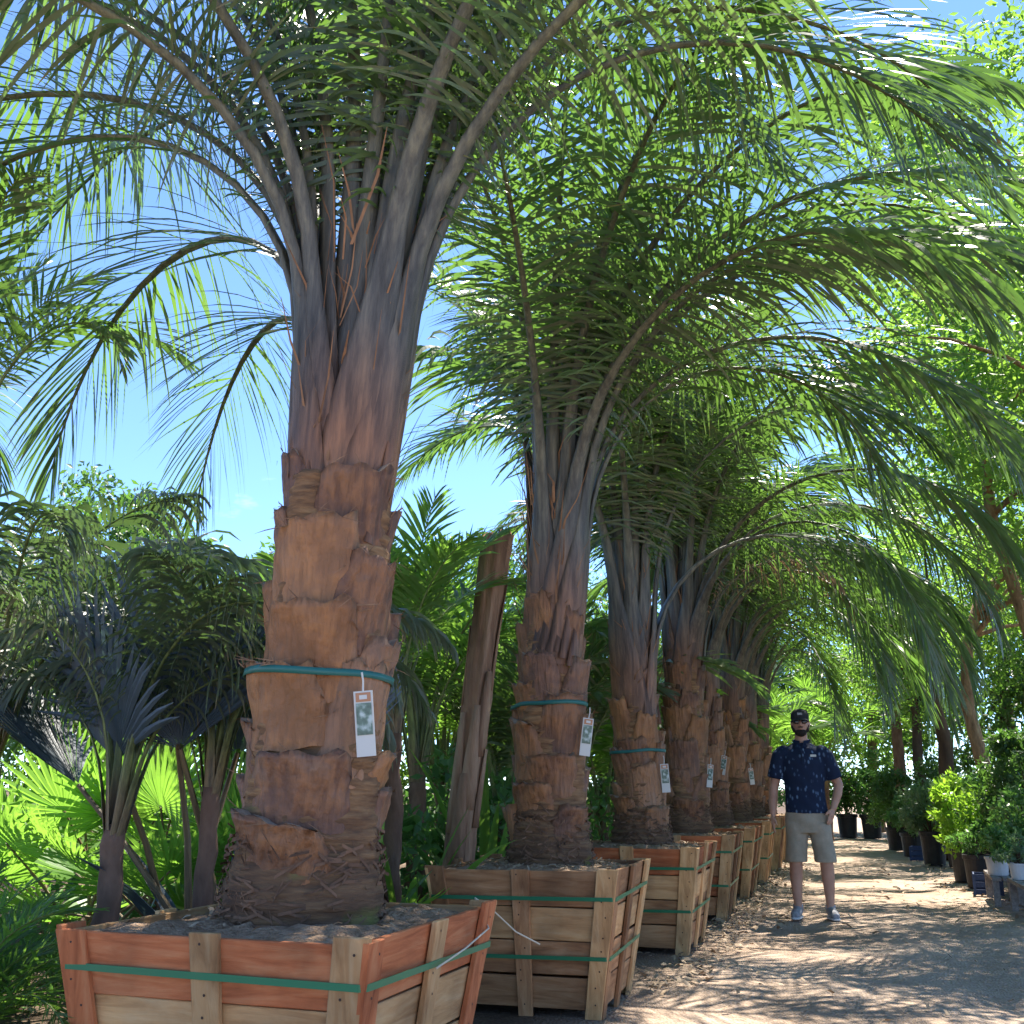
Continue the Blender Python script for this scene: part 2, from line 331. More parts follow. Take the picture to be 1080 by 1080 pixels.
M['white_plastic'] = noise_mat('white_pot_plastic', [(0.3, (0.50, 0.50, 0.50)), (0.7, (0.66, 0.66, 0.65))], 7, rough=0.5, bump=0.05)
M['grey_wood'] = noise_mat('weathered_bench_wood', [(0.3, (0.16, 0.145, 0.135)), (0.7, (0.32, 0.29, 0.27))], 8, (1, 6, 6), 0.85, 0.3)
M['blue_plastic'] = noise_mat('blue_crate_plastic', [(0.3, (0.02, 0.04, 0.11)), (0.7, (0.035, 0.07, 0.17))], 7, rough=0.5, bump=0.05)
M['terracotta'] = noise_mat('terracotta', [(0.3, (0.25, 0.085, 0.045)), (0.7, (0.38, 0.15, 0.085))], 8, rough=0.85, bump=0.1)

# ------------------------------------------------------------------ ground
def ground_material():
    m, n, l, b, out = new_mat('packed_dirt')
    t = n.new('ShaderNodeTexCoord')
    n1 = n.new('ShaderNodeTexNoise'); n1.inputs['Scale'].default_value = 0.9; n1.inputs['Detail'].default_value = 9; n1.inputs['Roughness'].default_value = 0.65
    n2 = n.new('ShaderNodeTexNoise'); n2.inputs['Scale'].default_value = 28; n2.inputs['Detail'].default_value = 6
    n3 = n.new('ShaderNodeTexVoronoi'); n3.inputs['Scale'].default_value = 55
    for q in (n1, n2, n3): l.new(t.outputs['Object'], q.inputs['Vector'])
    road = ramp(n, [(0.3, (0.32, 0.235, 0.17)), (0.55, (0.45, 0.345, 0.265)), (0.75, (0.52, 0.42, 0.33))]); l.new(n1.outputs[0], road.inputs[0])
    soil = ramp(n, [(0.3, (0.07, 0.05, 0.035)), (0.6, (0.16, 0.115, 0.08)), (0.8, (0.24, 0.18, 0.13))]); l.new(n1.outputs[0], soil.inputs[0])
    sx = n.new('ShaderNodeSeparateXYZ'); l.new(t.outputs['Object'], sx.inputs[0])
    # road band between the boxes and the pots, edge broken up by noise
    ad = n.new('ShaderNodeMath'); ad.operation = 'ADD'; l.new(sx.outputs[0], ad.inputs[0]); ad.inputs[1].default_value = -0.15
    ab = n.new('ShaderNodeMath'); ab.operation = 'ABSOLUTE'; l.new(ad.outputs[0], ab.inputs[0])
    nn = n.new('ShaderNodeMath'); nn.operation = 'MULTIPLY_ADD'; l.new(n2.outputs[0], nn.inputs[0]); nn.inputs[1].default_value = 0.7; l.new(ab.outputs[0], nn.inputs[2])
    rr = ramp(n, [(0.42, (0, 0, 0)), (0.62, (1, 1, 1))])
    bounce_yd = n.new('ShaderNodeMapRange'); bounce_yd.inputs[1].default_value = 1.8; bounce_yd.inputs[2].default_value = 2.6; l.new(sx.outputs[1], bounce_yd.inputs[0])  # unseen ground around and behind the camera made pale, to bounce warm light
    ym = n.new('ShaderNodeMath'); ym.operation = 'MULTIPLY'; l.new(nn.outputs[0], ym.inputs[0]); l.new(bounce_yd.outputs[0], ym.inputs[1])
    dv = n.new('ShaderNodeMath'); dv.operation = 'DIVIDE'; l.new(ym.outputs[0], dv.inputs[0]); dv.inputs[1].default_value = 3.6
    l.new(dv.outputs[0], rr.inputs[0])
    mxx = n.new('ShaderNodeMixRGB'); l.new(rr.outputs[0], mxx.inputs[0]); l.new(road.outputs[0], mxx.inputs[1]); l.new(soil.outputs[0], mxx.inputs[2])
    r2 = ramp(n, [(0.3, (0.72, 0.70, 0.68)), (0.7, (1.15, 1.13, 1.1))]); l.new(n2.outputs[0], r2.inputs[0])
    mm = n.new('ShaderNodeMixRGB'); mm.blend_type = 'MULTIPLY'; mm.inputs[0].default_value = 0.8
    l.new(mxx.outputs[0], mm.inputs[1]); l.new(r2.outputs[0], mm.inputs[2]); l.new(mm.outputs[0], b.inputs['Base Color'])
    b.inputs['Roughness'].default_value = 0.95; b.inputs['Specular IOR Level'].default_value = 0.15
    bp = n.new('ShaderNodeBump'); bp.inputs['Strength'].default_value = 0.6; bp.inputs['Distance'].default_value = 0.03
    a2 = n.new('ShaderNodeMath'); a2.operation = 'ADD'; l.new(n2.outputs[0], a2.inputs[0]); l.new(n3.outputs['Distance'], a2.inputs[1])
    l.new(a2.outputs[0], bp.inputs['Height']); l.new(bp.outputs[0], b.inputs['Normal'])
    return m
M['ground'] = ground_material()
rg = np.random.default_rng(3)
gx = np.concatenate([[-900, -200, -60, -25], np.arange(-12, 12.01, 0.25), [25, 60, 200, 900]])
gy = np.concatenate([[-300, -60, -15], np.arange(-4, 42, 0.25), [60, 120, 300, 1200]])
GX, GY = np.meshgrid(gx, gy)
GZ = 0.012 * np.sin(GX * 2.1 + 0.6 * np.sin(GY * 0.9)) * np.cos(GY * 1.3) + rg.normal(0, 0.004, GX.shape)
inner = (np.abs(GX) < 12) & (GY > -4) & (GY < 42)
GZ = GZ - 0.018 * np.exp(-((GX + 0.55) / 0.16) ** 2) - 0.018 * np.exp(-((GX - 0.75) / 0.16) ** 2)
GZ = np.where(inner, GZ, 0.0) - 0.012
nx_, ny_ = len(gx), len(gy)
ii = (np.arange(ny_ - 1)[:, None] * nx_ + np.arange(nx_ - 1)[None, :]).ravel()
ground = link('ground', np_mesh('ground', np.stack([GX.ravel(), GY.ravel(), GZ.ravel()], 1), [np.stack([ii, ii + 1, ii + 1 + nx_, ii + nx_], 1)], M['ground']))
tag(ground, kind='structure')

# ------------------------------------------------------------------ palm fronds
def frond_geo(L, e0, e1, p=1.5, t0=0.26, nl=60, lmax=0.62, wl_=0.036, droop=0.22, w0=0.17, w1=0.05, seed=0, segs=5, sway=0.0, nr=20, vee=28, jit=12, ragged=0.0, ts=0.0, hang=0.0):
    """rachis (V,F,along) and leaflets (V,F) with x pointing outwards, z up"""
    g = np.random.default_rng(seed)
    t = np.linspace(0, 1, nr + 1)
    e = np.radians(e0 + (e1 - e0) * np.clip((t - ts) / (1 - ts), 0, 1) ** p)
    y = np.radians(sway * t ** 1.5)
    T = np.stack([np.cos(e) * np.cos(y), np.cos(e) * np.sin(y), np.sin(e)], 1)
    P = np.concatenate([[[0, 0, 0]], np.cumsum((T[:-1] + T[1:]) / 2 * (L / nr), 0)])
    S = np.stack([-np.sin(y), np.cos(y), np.zeros_like(y)], 1)
    N = np.cross(T, S); N *= np.where(N[:, 2:3] < 0, 1, 1)
    # N points to the upper (inner) face of the frond
    N = -N if N[nr // 2, 2] < 0 else N
    w = np.interp(t, [0, 0.12, 0.22, 0.4, 1], [w0, w0 * 0.72, w1 * 1.25, w1 * 0.7, 0.007])
    h = np.interp(t, [0, 0.12, 0.22, 0.4, 1], [w0 * 0.15, w0 * 0.2, w1 * 0.75, w1 * 0.55, 0.006])
    k = 12; an = 2 * np.pi * np.arange(k) / k
    ca, sa = np.cos(an), np.sin(an)
    sa2 = np.where(sa > 0, sa * 0.35, sa)            # flat or channelled upper face, rounded back
    R = P[:, None, :] + S[:, None, :] * (ca[None, :, None] * w[:, None, None] / 2) + N[:, None, :] * (sa2[None, :, None] * h[:, None, None] / 2)
    wrap = np.interp(t, [0, 0.10, 0.22], [1, 0.8, 0.0]) / (2 * 0.20)
    R = R + N[:, None, :] * (((ca[None, :] * w[:, None] / 2) ** 2) * wrap[:, None])[:, :, None]
    V = R.reshape(-1, 3)
    a = (np.arange(nr)[:, None] * k + np.arange(k)[None, :]); b_ = (np.arange(nr)[:, None] * k + (np.arange(k)[None, :] + 1) % k)
    F = np.stack([a.ravel(), b_.ravel(), (b_ + k).ravel(), (a + k).ravel()], 1)
    along = np.repeat(t, k)
    # leaflets
    tl = np.repeat(np.linspace(t0, 0.995, nl), 2) + g.normal(0, 0.003, nl * 2); tl = np.clip(tl, 0, 1)
    sg = np.tile([1.0, -1.0], nl)
    def at(A): return np.stack([np.interp(tl, t, A[:, c]) for c in range(3)], 1)
    p0, T0, S0, N0 = at(P), at(T), at(S), at(N)
    u = (tl - t0) / (1 - t0)
    ln = lmax * np.clip(np.interp(u, [0, 0.12, 0.4, 0.75, 1], [0.45, 0.8, 1.0, 0.78, 0.32]) * g.normal(1, 0.07, len(u)), 0.1, 2)
    if ragged: ln *= np.where(g.random(len(u)) < ragged, g.uniform(0.2, 0.6, len(u)), 1)
    A = np.radians(np.interp(u, [0, 0.5, 1], [68, 52, 22]) + g.normal(0, 6, len(u)))
    v = np.radians(vee + g.normal(0, jit, len(u)))
    d = np.cos(A)[:, None] * T0 + np.sin(A)[:, None] * (sg[:, None] * S0 * np.cos(v)[:, None] + N0 * np.sin(v)[:, None])
    d = d + np.array([0, 0, -1.0]) * (hang * g.uniform(0.4, 1.5, len(u)))[:, None]
    d /= np.linalg.norm(d, axis=1, keepdims=True)
    pos = p0.copy(); rows = []
    dr = droop * g.uniform(0.6, 1.5, len(u))
    prof = np.interp(np.linspace(0, 1, segs + 1), [0, 0.15, 0.5, 0.8, 1], [0.45, 0.9, 1, 0.65, 0.05])
    wj = wl_ * g.uniform(0.8, 1.15, len(u)) * (0.6 + 0.4 * np.sin(np.pi * np.clip(u, 0.02, 0.98)))
    for q in range(segs + 1):
        bl = T0 + 0.35 * sg[:, None] * S0 + 0.15 * N0
        bl = bl - d * (bl * d).sum(1, keepdims=True); bl /= np.linalg.norm(bl, axis=1, keepdims=True) + 1e-9
        rows.append((pos - bl * (wj * prof[q] / 2)[:, None], pos + bl * (wj * prof[q] / 2)[:, None]))
        pos = pos + d * (ln / segs)[:, None]
        d = d + np.array([0, 0, -1.0]) * (dr * (0.5 + 0.35 * q))[:, None]; d /= np.linalg.norm(d, axis=1, keepdims=True)
    m = len(u)
    LV = np.stack([r for pr in rows for r in pr], 1).reshape(-1, 3)     # per leaflet 2*(segs+1) verts
    st = 2 * (segs + 1)
    LF = []
    for q in range(segs):
        o = np.arange(m) * st + 2 * q
        LF.append(np.stack([o, o + 1, o + 3, o + 2], 1))
    la = (np.linspace(0, 1, segs + 1)[None, :, None] + (g.uniform(-0.32, 0.10, m))[:, None, None] + np.zeros((1, 1, 2))).reshape(-1)
    return (V, F, along), (LV, np.concatenate(LF), la)
def frond_meshes(mat_l, mat_r, **k):
    (V, F, al), (LV, LF, la) = frond_geo(**k)
    return np_mesh('frond_stalk', V, [F], mat_r, True, attr=al), np_mesh('leaflets', LV, [LF], mat_l, True, attr=la)
def frond_single(mat_l, mat_r, **k):
    (V, F, al), (LV, LF, la) = frond_geo(**k)
    return np_mesh('frond', np.concatenate([V, LV]), [np.concatenate([F, LF + len(V)])], [mat_r, mat_l], True,
                   mi=np.concatenate([np.zeros(len(F)), np.ones(len(LF))]), attr=np.concatenate([al, la]))
def add_frond(parent, pair, az, r, z, tilt=0.0, s=1.0):
    a = rad(az)
    o = link('frond', pair[0], parent, (r * math.cos(a), r * math.sin(a), z), (0, rad(tilt), a), (s, s, s))
    if len(pair) > 1: tag(link('leaflets', pair[1], o), kind='stuff')
    return o

# ------------------------------------------------------------------ boots (cut leaf bases)
R0 = 0.20
def boot_mesh(seed):
    g = random.Random(seed)
    a0, a1 = rad(g.uniform(54, 72)), rad(g.uniform(22, 40)); h = 0.33
    nu, nv = 13, 10
    ph = [g.uniform(0, 6) for _ in range(6)]
    V, F, mi = [], [], []
    sl = g.uniform(-0.035, 0.035); skew = g.uniform(-0.25, 0.25)
    for j in range(nv):
        v = j / (nv - 1)
        for i in range(nu):
            u = -1 + 2 * i / (nu - 1)
            half = a0 + (a1 - a0) * v ** g.uniform(1.0, 1.1)
            lump = 0.006 * math.sin(u * 5 + ph[0]) * math.sin(v * 6 + ph[1]) + 0.004 * math.sin(u * 13 + ph[2] + v * 3) + g.uniform(-0.0035, 0.0035)
            rr = R0 + 0.004 + 0.046 * v ** 1.6 + 0.014 * (1 - u * u) + lump
            if abs(u) > 0.99: rr -= 0.016
            z = v * h + (sl * u + 0.014 * math.sin(u * 9 + ph[3]) + g.uniform(-0.012, 0.010)) * (v == 1) - (0.06 * (1 - u * u) + g.uniform(-.012, .012)) * (v == 0)
            aa = u * half + skew * v + g.uniform(-.02, .02) * (abs(u) > .9)
            V.append((rr * math.cos(aa), rr * math.sin(aa), z))
    for j in range(nv - 1):
        for i in range(nu - 1):
            a = j * nu + i; F.append([a, a + 1, a + 1 + nu, a + nu]); mi.append(0)
    b = len(V)                      # cut end: a thick ragged rim sloping back to the trunk
    for i in range(nu):
        x, y, z = V[(nv - 1) * nu + i]; q = math.hypot(x, y); k = (R0 - 0.012) / q
        V.append((x * k, y * k, z - 0.014 + g.uniform(-.008, .008)))
    top = (nv - 1) * nu
    for i in range(nu - 1): F.append([top + i, top + i + 1, b + i + 1, b + i]); mi.append(1)
    for i, sgn in ((0, 1), (nu - 1, -1)):
        c = len(V)
        for j in range(nv):
            x, y, z = V[j * nu + i]; q = math.hypot(x, y); k = (R0 - 0.03) / q
            V.append((x * k, y * k, z))
        for j in range(nv - 1):
            f = [j * nu + i, (j + 1) * nu + i, c + j + 1, c + j]
            F.append(f if sgn > 0 else f[::-1]); mi.append(0)
    # torn fibre threads along the edges
    for q in range(26):
        i = g.choice((0, nu - 1, g.randrange(nu))); j = g.randrange(nv) if i in (0, nu - 1) else nv - 1
        p = Vector(V[j * nu + i]); t = Vector((-p.y, p.x, 0)).normalized(); o = Vector((p.x, p.y, 0)).normalized()
        l_ = g.uniform(.03, .11); d = (Vector((0, 0, g.uniform(-.6, 1))) + t * g.uniform(-1, 1) + o * g.uniform(-.05, .25)).normalized()
        w = t.cross(o).lerp(o, .3).normalized() * g.uniform(.0012, .003); c = len(V); m_ = p + d * l_ * .5 + o * .006
        V += [tuple(p - w), tuple(p + w), tuple(m_ + w), tuple(m_ - w), tuple(p + d * l_)]
        F += [[c, c + 1, c + 2, c + 3], [c + 3, c + 2, c + 4]]; mi += [2, 2]
    me = bpy.data.meshes.new('boot'); me.from_pydata(V, [], F); me.materials.append(M['boot']); me.materials.append(M['cut_face']); me.materials.append(M['fibre'])
    me.polygons.foreach_set('material_index', mi)
    me.polygons.foreach_set('use_smooth', [m_ == 0 for m_ in mi]); me.update()
    return me
BOOTS = [boot_mesh(s) for s in range(12)]

def trunk_core(h, r0, r1, seed):
    """ringed fibrous trunk with a flared root plate"""
    g = np.random.default_rng(seed); n = 48; m = 90
    z = np.linspace(0, h, m)
    prof = np.interp(z / h, [0, 0.05, 0.14, 0.3, 0.7, 1], [r0 * 1.12, r0 * 1.2, r0 * 1.05, r0 * 0.97, (r0 + r1) / 2 * 0.97, r1])
    rings = 0.014 * np.abs(np.sin(z * 58 + 0.8 * np.sin(z * 9))) ** 0.6 * np.interp(z / h, [0, 0.3, 1], [1.2, 0.8, 0.5]) + g.normal(0, 0.003, m)
    an = 2 * np.pi * np.arange(n) / n
    lump = sum(g.normal(0, 0.006) * np.cos(k * an[None, :] + g.uniform(0, 6) + z[:, None] * g.uniform(-2, 2)) for k in range(2, 7))
    Rr = prof[:, None] + rings[:, None] + lump + g.normal(0, 0.004, (m, n))
    V = np.stack([Rr * np.cos(an), Rr * np.sin(an), np.repeat(z[:, None], n, 1)], 2).reshape(-1, 3)
    a = (np.arange(m - 1)[:, None] * n + np.arange(n)[None, :]).ravel(); b = (np.arange(m - 1)[:, None] * n + (np.arange(n)[None, :] + 1) % n).ravel()
    V = np.concatenate([V, [[0, 0, h]]])
    capF = np.stack([(m - 1) * n + np.arange(n), (m - 1) * n + (np.arange(n) + 1) % n, np.full(n, m * n)], 1)
    return np_mesh('trunk', V, [np.stack([a, b, b + n, a + n], 1), capF], M['trunk'], True, attr=np.concatenate([np.repeat(z, n) / 2.0, [1]])), lambda zz: float(np.interp(zz, z, prof))

def root_fringe(seed, r0, n=420):
    g = random.Random(seed); mb = MB()
    for i in range(n):
        a = g.uniform(0, 6.28); z = g.uniform(-.02, .30); rr = r0 * (1.24 - .5 * max(0, z - .05)); da = g.uniform(-.35, .35); dz = g.gauss(0, .035)
        w = g.uniform(.002, .006); pts = []
        for k in range(3):
            q = k / 2; b = a + da * q; r_ = rr + .012 * math.sin(math.pi * q) + g.uniform(-.004, .006) + (0.02 if k == 2 and g.random() < .2 else 0)
            pts.append(Vector((r_ * math.cos(b), r_ * math.sin(b), z + dz * q)))
        V = []
        for p in pts: V += [p - Vector((0, 0, w)), p + Vector((0, 0, w))]
        mb.add(V, [[0, 2, 3, 1], [2, 4, 5, 3]])
    return mb.mesh('root_fibre', M['root'])
def fibre_mesh(seed, h0, h1, r, n=260):
    g = random.Random(seed); mb = MB()
    for i in range(n):
        a = g.uniform(0, 6.28); rr = r * g.choice((g.uniform(0.3, 0.9), g.uniform(0.95, 1.22))); z = g.uniform(h0, h1); l_ = g.uniform(0.15, 0.5); w = g.uniform(0.0015, 0.007)
        da = g.uniform(-0.5, 0.5); out = g.uniform(-0.05, 0.18)
        p = Vector((rr * math.cos(a), rr * math.sin(a), z)); q = Vector(((rr + out) * math.cos(a + da), (rr + out) * math.sin(a + da), z + l_))
        s = Vector((-math.sin(a), math.cos(a), 0)) * w; mid = (p + q) / 2 + Vector((g.uniform(-.03, .03), g.uniform(-.03, .03), g.uniform(0, .05)))
        mb.add([p - s, p + s, mid + s, mid - s, q + s * 0.2, q - s * 0.2], [[0, 1, 2, 3], [3, 2, 4, 5]])
    return mb.mesh('crown_fibre', M['fibre'])

# shared frond shapes for the row palms: level 0 oldest (low, arching) ... 9 youngest (upright)
def level_params(lv, seed, L=4.7, **over):
    d = dict(L=L * (0.86 + 0.2 * math.sin(math.pi * min(1, lv + 0.25))), e0=86 + 3 * lv, e1=-92 + 140 * lv ** 0.9, p=1.35 + 0.35 * lv, ts=0.17, hang=0.36 - 0.26 * lv,
             droop=0.13, seed=seed, w0=0.43 - 0.22 * lv, w1=0.085, lmax=0.76, nl=80, wl_=0.027, t0=0.33, sway=(seed * 37 % 41) - 20)
    d.update(over); return d
ROW = [frond_meshes(M['palm_leaf'], M['petiole'], **level_params(i / 11, 100 + i)) for i in range(12)]
ROWB = [frond_meshes(M['palm_leaf'], M['petiole'], **level_params(i / 11, 200 + i, L=4.4, droop=0.16, hang=0.5, lmax=0.82)) for i in range(12)]
DRYF = frond_meshes(M['dry_leaf'], M['petiole'], **level_params(0.06, 300, L=3.6, droop=0.4, ragged=0.3, wl_=0.016))

def tie_band(objs, z, mat, lean=0.02, w=0.024, seed=0):
    """a ribbon pulled tight round whatever sticks out at that height"""
    from mathutils.bvhtree import BVHTree
    Vs, Fs = [], []
    for o in objs:
        mt = Matrix.LocRotScale(o.location, o.rotation_euler, o.scale); b = len(Vs)
        Vs += [mt @ v.co for v in o.data.vertices]; Fs += [[i + b for i in p.vertices] for p in o.data.polygons if p.material_index < 2]
    bvh = BVHTree.FromPolygons(Vs, Fs); n = 72; rr = []; g = random.Random(seed)
    for i in range(n):
        a = 2 * math.pi * i / n; zz = z + lean * math.cos(a + 0.8); d = Vector((math.cos(a), math.sin(a), 0)); best = .15
        for dz in (-w / 2, 0, w / 2):
            h = bvh.ray_cast(d * .6 + Vector((0, 0, zz + dz)), -d, .6)
            if h[0]: best = max(best, math.hypot(h[0].x, h[0].y))
        rr.append(best)
    for _ in range(14):            # bridge the hollows like a taut strap
        rr = [max(rr[i], (rr[i - 1] + rr[(i + 1) % n]) / 2 * 0.9985) for i in range(n)]
    mb = MB(); V = []; F = []
    for i in range(n):
        a = 2 * math.pi * i / n; zz = z + lean * math.cos(a + 0.8) + 0.003 * math.sin(a * 4 + seed) ; q = rr[i] + .004; tw = .003 * math.sin(a * 3 + seed)
        for (r_, dz) in ((q + tw, -w / 2), (q - tw, w / 2), (q - tw - .003, w / 2), (q + tw - .003, -w / 2)): V.append((r_ * math.cos(a), r_ * math.sin(a), zz + dz))
    for i in range(n):
        a, b = i * 4, ((i + 1) % n) * 4
        for k in range(4): F.append([a + k, b + k, b + (k + 1) % 4, a + (k + 1) % 4])
    mb.add(V, F); return mb.mesh('tie_band', mat, True), rr

def print_material():
    m, n, l, b, out = new_mat('tag_photo_print')
    t = n.new('ShaderNodeTexCoord'); n1 = n.new('ShaderNodeTexNoise'); n1.inputs['Scale'].default_value = 30; n1.inputs['Detail'].default_value = 4
    l.new(t.outputs['Object'], n1.inputs[0])
    r = ramp(n, [(0.3, (0.03, 0.06, 0.05)), (0.5, (0.10, 0.18, 0.14)), (0.65, (0.42, 0.52, 0.50))]); l.new(n1.outputs[0], r.inputs[0])
    l.new(r.outputs[0], b.inputs['Base Color']); b.inputs['Roughness'].default_value = 0.3
    return m
M['print'] = print_material()
M['tag_top'] = flat_mat('tag_orange_header', (0.42, 0.20, 0.10), 0.4)
TAGM = None
def plant_tag(loc, rz, tilt, label, s=1.0):
    o = empty('plant_tag', loc, rz); o.rotation_euler = (rad(3), rad(tilt), rz); o.scale = (s, s, s)
    global TAGM
    if TAGM is None:
        a = MB(); a.tube([(0, 0, 0), (0.003, 0.0, -0.03), (0, 0, -0.065)], 0.0035, 6)
        b = MB(); b.box((0, 0, -0.17), (0.064, 0.003, 0.215))
        c = MB(); c.box((0, -0.0025, -0.155), (0.052, 0.003, 0.105))
        d = MB(); d.box((0, -0.0025, -0.083), (0.05, 0.003, 0.030))
        e = MB(); e.box((0, -0.0042, -0.083), (0.026, 0.002, 0.014))
        TAGM = [a.mesh('string', M['white']), b.mesh('card', M['white']), c.mesh('photo_print', M['print']), d.mesh('header_print', M['tag_top']), e.mesh('header_mark', M['white'])]
    link('string', TAGM[0], o); cd = link('card', TAGM[1], o); link('photo_print', TAGM[2], cd); hd = link('header_print', TAGM[3], cd)
    link('header_mark', TAGM[4], cd)
    return tag(o, label, 'tag', 'plant tags hanging on the row palms')

def row_palm(loc, h, r0, r1, seed, fronds, lean=(0, 0), label='', n_boots=26, boot_from=0.10, band=None, pool=None, rz=0):
    g = random.Random(seed)
    root = empty('palm_tree', loc, rz); root.rotation_euler = (rad(lean[1]), rad(lean[0]), rz)
    me, R = trunk_core(h, r0, r1, seed)
    tr = link('trunk', me, root)
    az = g.uniform(0, 360); bl = [tr]
    for i in range(n_boots):
        f = i / (n_boots - 1)
        z = boot_from + (h - boot_from - 0.2) * f ** 1.0
        s = R(min(z + 0.1, h)) / R0
        if f < 0.3: sx_ = s * 0.98; hz = g.uniform(0.55, 0.85)
        else: sx_ = s * (g.uniform(0.97, 1.06) - 0.07 * (f > .8)); hz = g.uniform(0.7, 1.15)
        b = link('boot', BOOTS[g.randrange(len(BOOTS))], tr, (0, 0, z), (g.gauss(0, 0.03), g.gauss(0, 0.03), rad(az)), (sx_, sx_, hz))
        az += 137.5 + g.gauss(0, 14); bl.append(b)
    for (lv, azf, sc_, tl, kind) in fronds:
        pr = kind if not isinstance(kind, str) else DRYF if kind == 'dry' else (pool or (ROW if kind == 'a' else ROWB))[max(0, min(11, int(round(lv * 11))))]
        add_frond(root, pr, azf + g.gauss(0, 3), R(h) * (0.98 - 0.65 * lv), h - 0.32 + 0.30 * lv - (0.1 if kind == 'dry' else 0), tl, sc_)
    sh = MB(); sh.lathe([(r1 * .80, h - .25), (r1 * .80, h + .05), (r1 * .62, h + .45), (r1 * .42, h + .85), (r1 * .2, h + 1.15)], 16); sh.build('leaf_sheath', M['fibre'], root, True)
    tag(link('crown_fibre', fibre_mesh(seed, h - 0.1, h + 0.9, r1 * 0.9), root), kind='stuff')
    tag(link('root_fibre', root_fringe(seed, r0), root), kind='stuff')
    rr_band = None
    me_b, rr_band = tie_band(bl, band or 0.85, M['strap_teal'], 0.012, seed=seed)
    if band: link('tie_band', me_b, root)
    return tag(root, label, 'palm tree', 'row of boxed palms along the dirt road'), (lambda ang: rr_band[int((ang % (2 * math.pi)) / (2 * math.pi) * 72) % 72])

# ------------------------------------------------------------------ planter boxes
BW, BH, TAP = 0.51, 0.70, 0.115       # half width at the top, height, inset at the bottom
def half(z): return BW - TAP * (1 - z / BH)
PLZ = [(0.012, 0.168), (0.176, 0.340), (0.348, 0.512), (0.520, 0.700)]
def side_plank(z0, z1, th=0.02):
    a, b = half(z0), half(z1); mb = MB()
    mb.hexa([(-a + .002, -a, z0), (a - .002, -a, z0), (a - .002 - th, -a + th, z0), (-a + .002 + th, -a + th, z0),
             (-b + .002, -b, z1), (b - .002, -b, z1), (b - .002 - th, -b + th, z1), (-b + .002 + th, -b + th, z1)])
    return mb
def side_batten(u0, u1, z0=-0.03, z1=0.715, th=0.022):
    mb = MB(); a, b = half(z0), half(z1)
    k = a / BW; kb = b / BW
    mb.hexa([(u0 * k, -a - th, z0), (u1 * k, -a - th, z0), (u1 * k, -a - .001, z0), (u0 * k, -a - .001, z0),
             (u0 * kb, -b - th, z1), (u1 * kb, -b - th, z1), (u1 * kb, -b - .001, z1), (u0 * kb, -b - .001, z1)])
    return mb
PLANK = {}
for wk in ('red', 'tan', 'brown'):
    for j, (z0, z1) in enumerate(PLZ): PLANK[wk, j] = side_plank(z0, z1).mesh('plank', M['wood_%s_x' % wk], bevel=0.003)
    for q, (u0, u1) in enumerate([(-BW - .018, -BW + .085), (-.048, .052), (BW - .095, BW + .018)]):
        PLANK[wk, 'b', q] = side_batten(u0, u1).mesh('batten', M['wood_%s_z' % wk], bevel=0.003)
def strap_mesh(z, w=0.020, sag=0.0, off=0.026):
    a = half(z) + off; mb = MB(); c = 0.02
    pts = [(-a + c, -a), (0, -a - 0.001), (a - c, -a), (a, -a + c), (a + .001, 0), (a, a - c), (a - c, a), (0, a), (-a + c, a), (-a, a - c), (-a, 0), (-a, -a + c)]
    V, F = [], []; n = len(pts); t = 0.0025
    for i, (x, y) in enumerate(pts):
        zz = z + sag * (x + y) / a * 0.5
        k = 1 - t / a
        V += [(x, y, zz - w / 2), (x * 1.002, y * 1.002, zz + w / 2), (x * k, y * k, zz + w / 2), (x * k, y * k, zz - w / 2)]
    for i in range(n):
        p, q = i * 4, ((i + 1) % n) * 4
        for k in range(4): F.append([p + k, q + k, q + (k + 1) % 4, p + (k + 1) % 4])
    mb.add(V, F); return mb.mesh('strap', M['strap'])
STRAPS = [strap_mesh(0.585, sag=-0.012), strap_mesh(0.565, sag=0.01), strap_mesh(0.27, sag=0.01), strap_mesh(0.15, sag=-0.02)]
def soil_mesh(seed):
    g = np.random.default_rng(seed); n = 30; a = half(0.66) - 0.022
    x = np.linspace(-a, a, n); X, Y = np.meshgrid(x, x)
    d = np.maximum(np.abs(X), np.abs(Y)) / a
    Z = 0.675 + 0.035 * (1 - d ** 2) + g.normal(0, 0.006, X.shape) + 0.012 * np.sin(X * 9 + seed) * np.cos(Y * 8)
    i = (np.arange(n - 1)[:, None] * n + np.arange(n - 1)[None, :]).ravel()
    return np_mesh('soil', np.stack([X.ravel(), Y.ravel(), Z.ravel()], 1), [np.stack([i, i + 1, i + 1 + n, i + n], 1)], M['soil'])
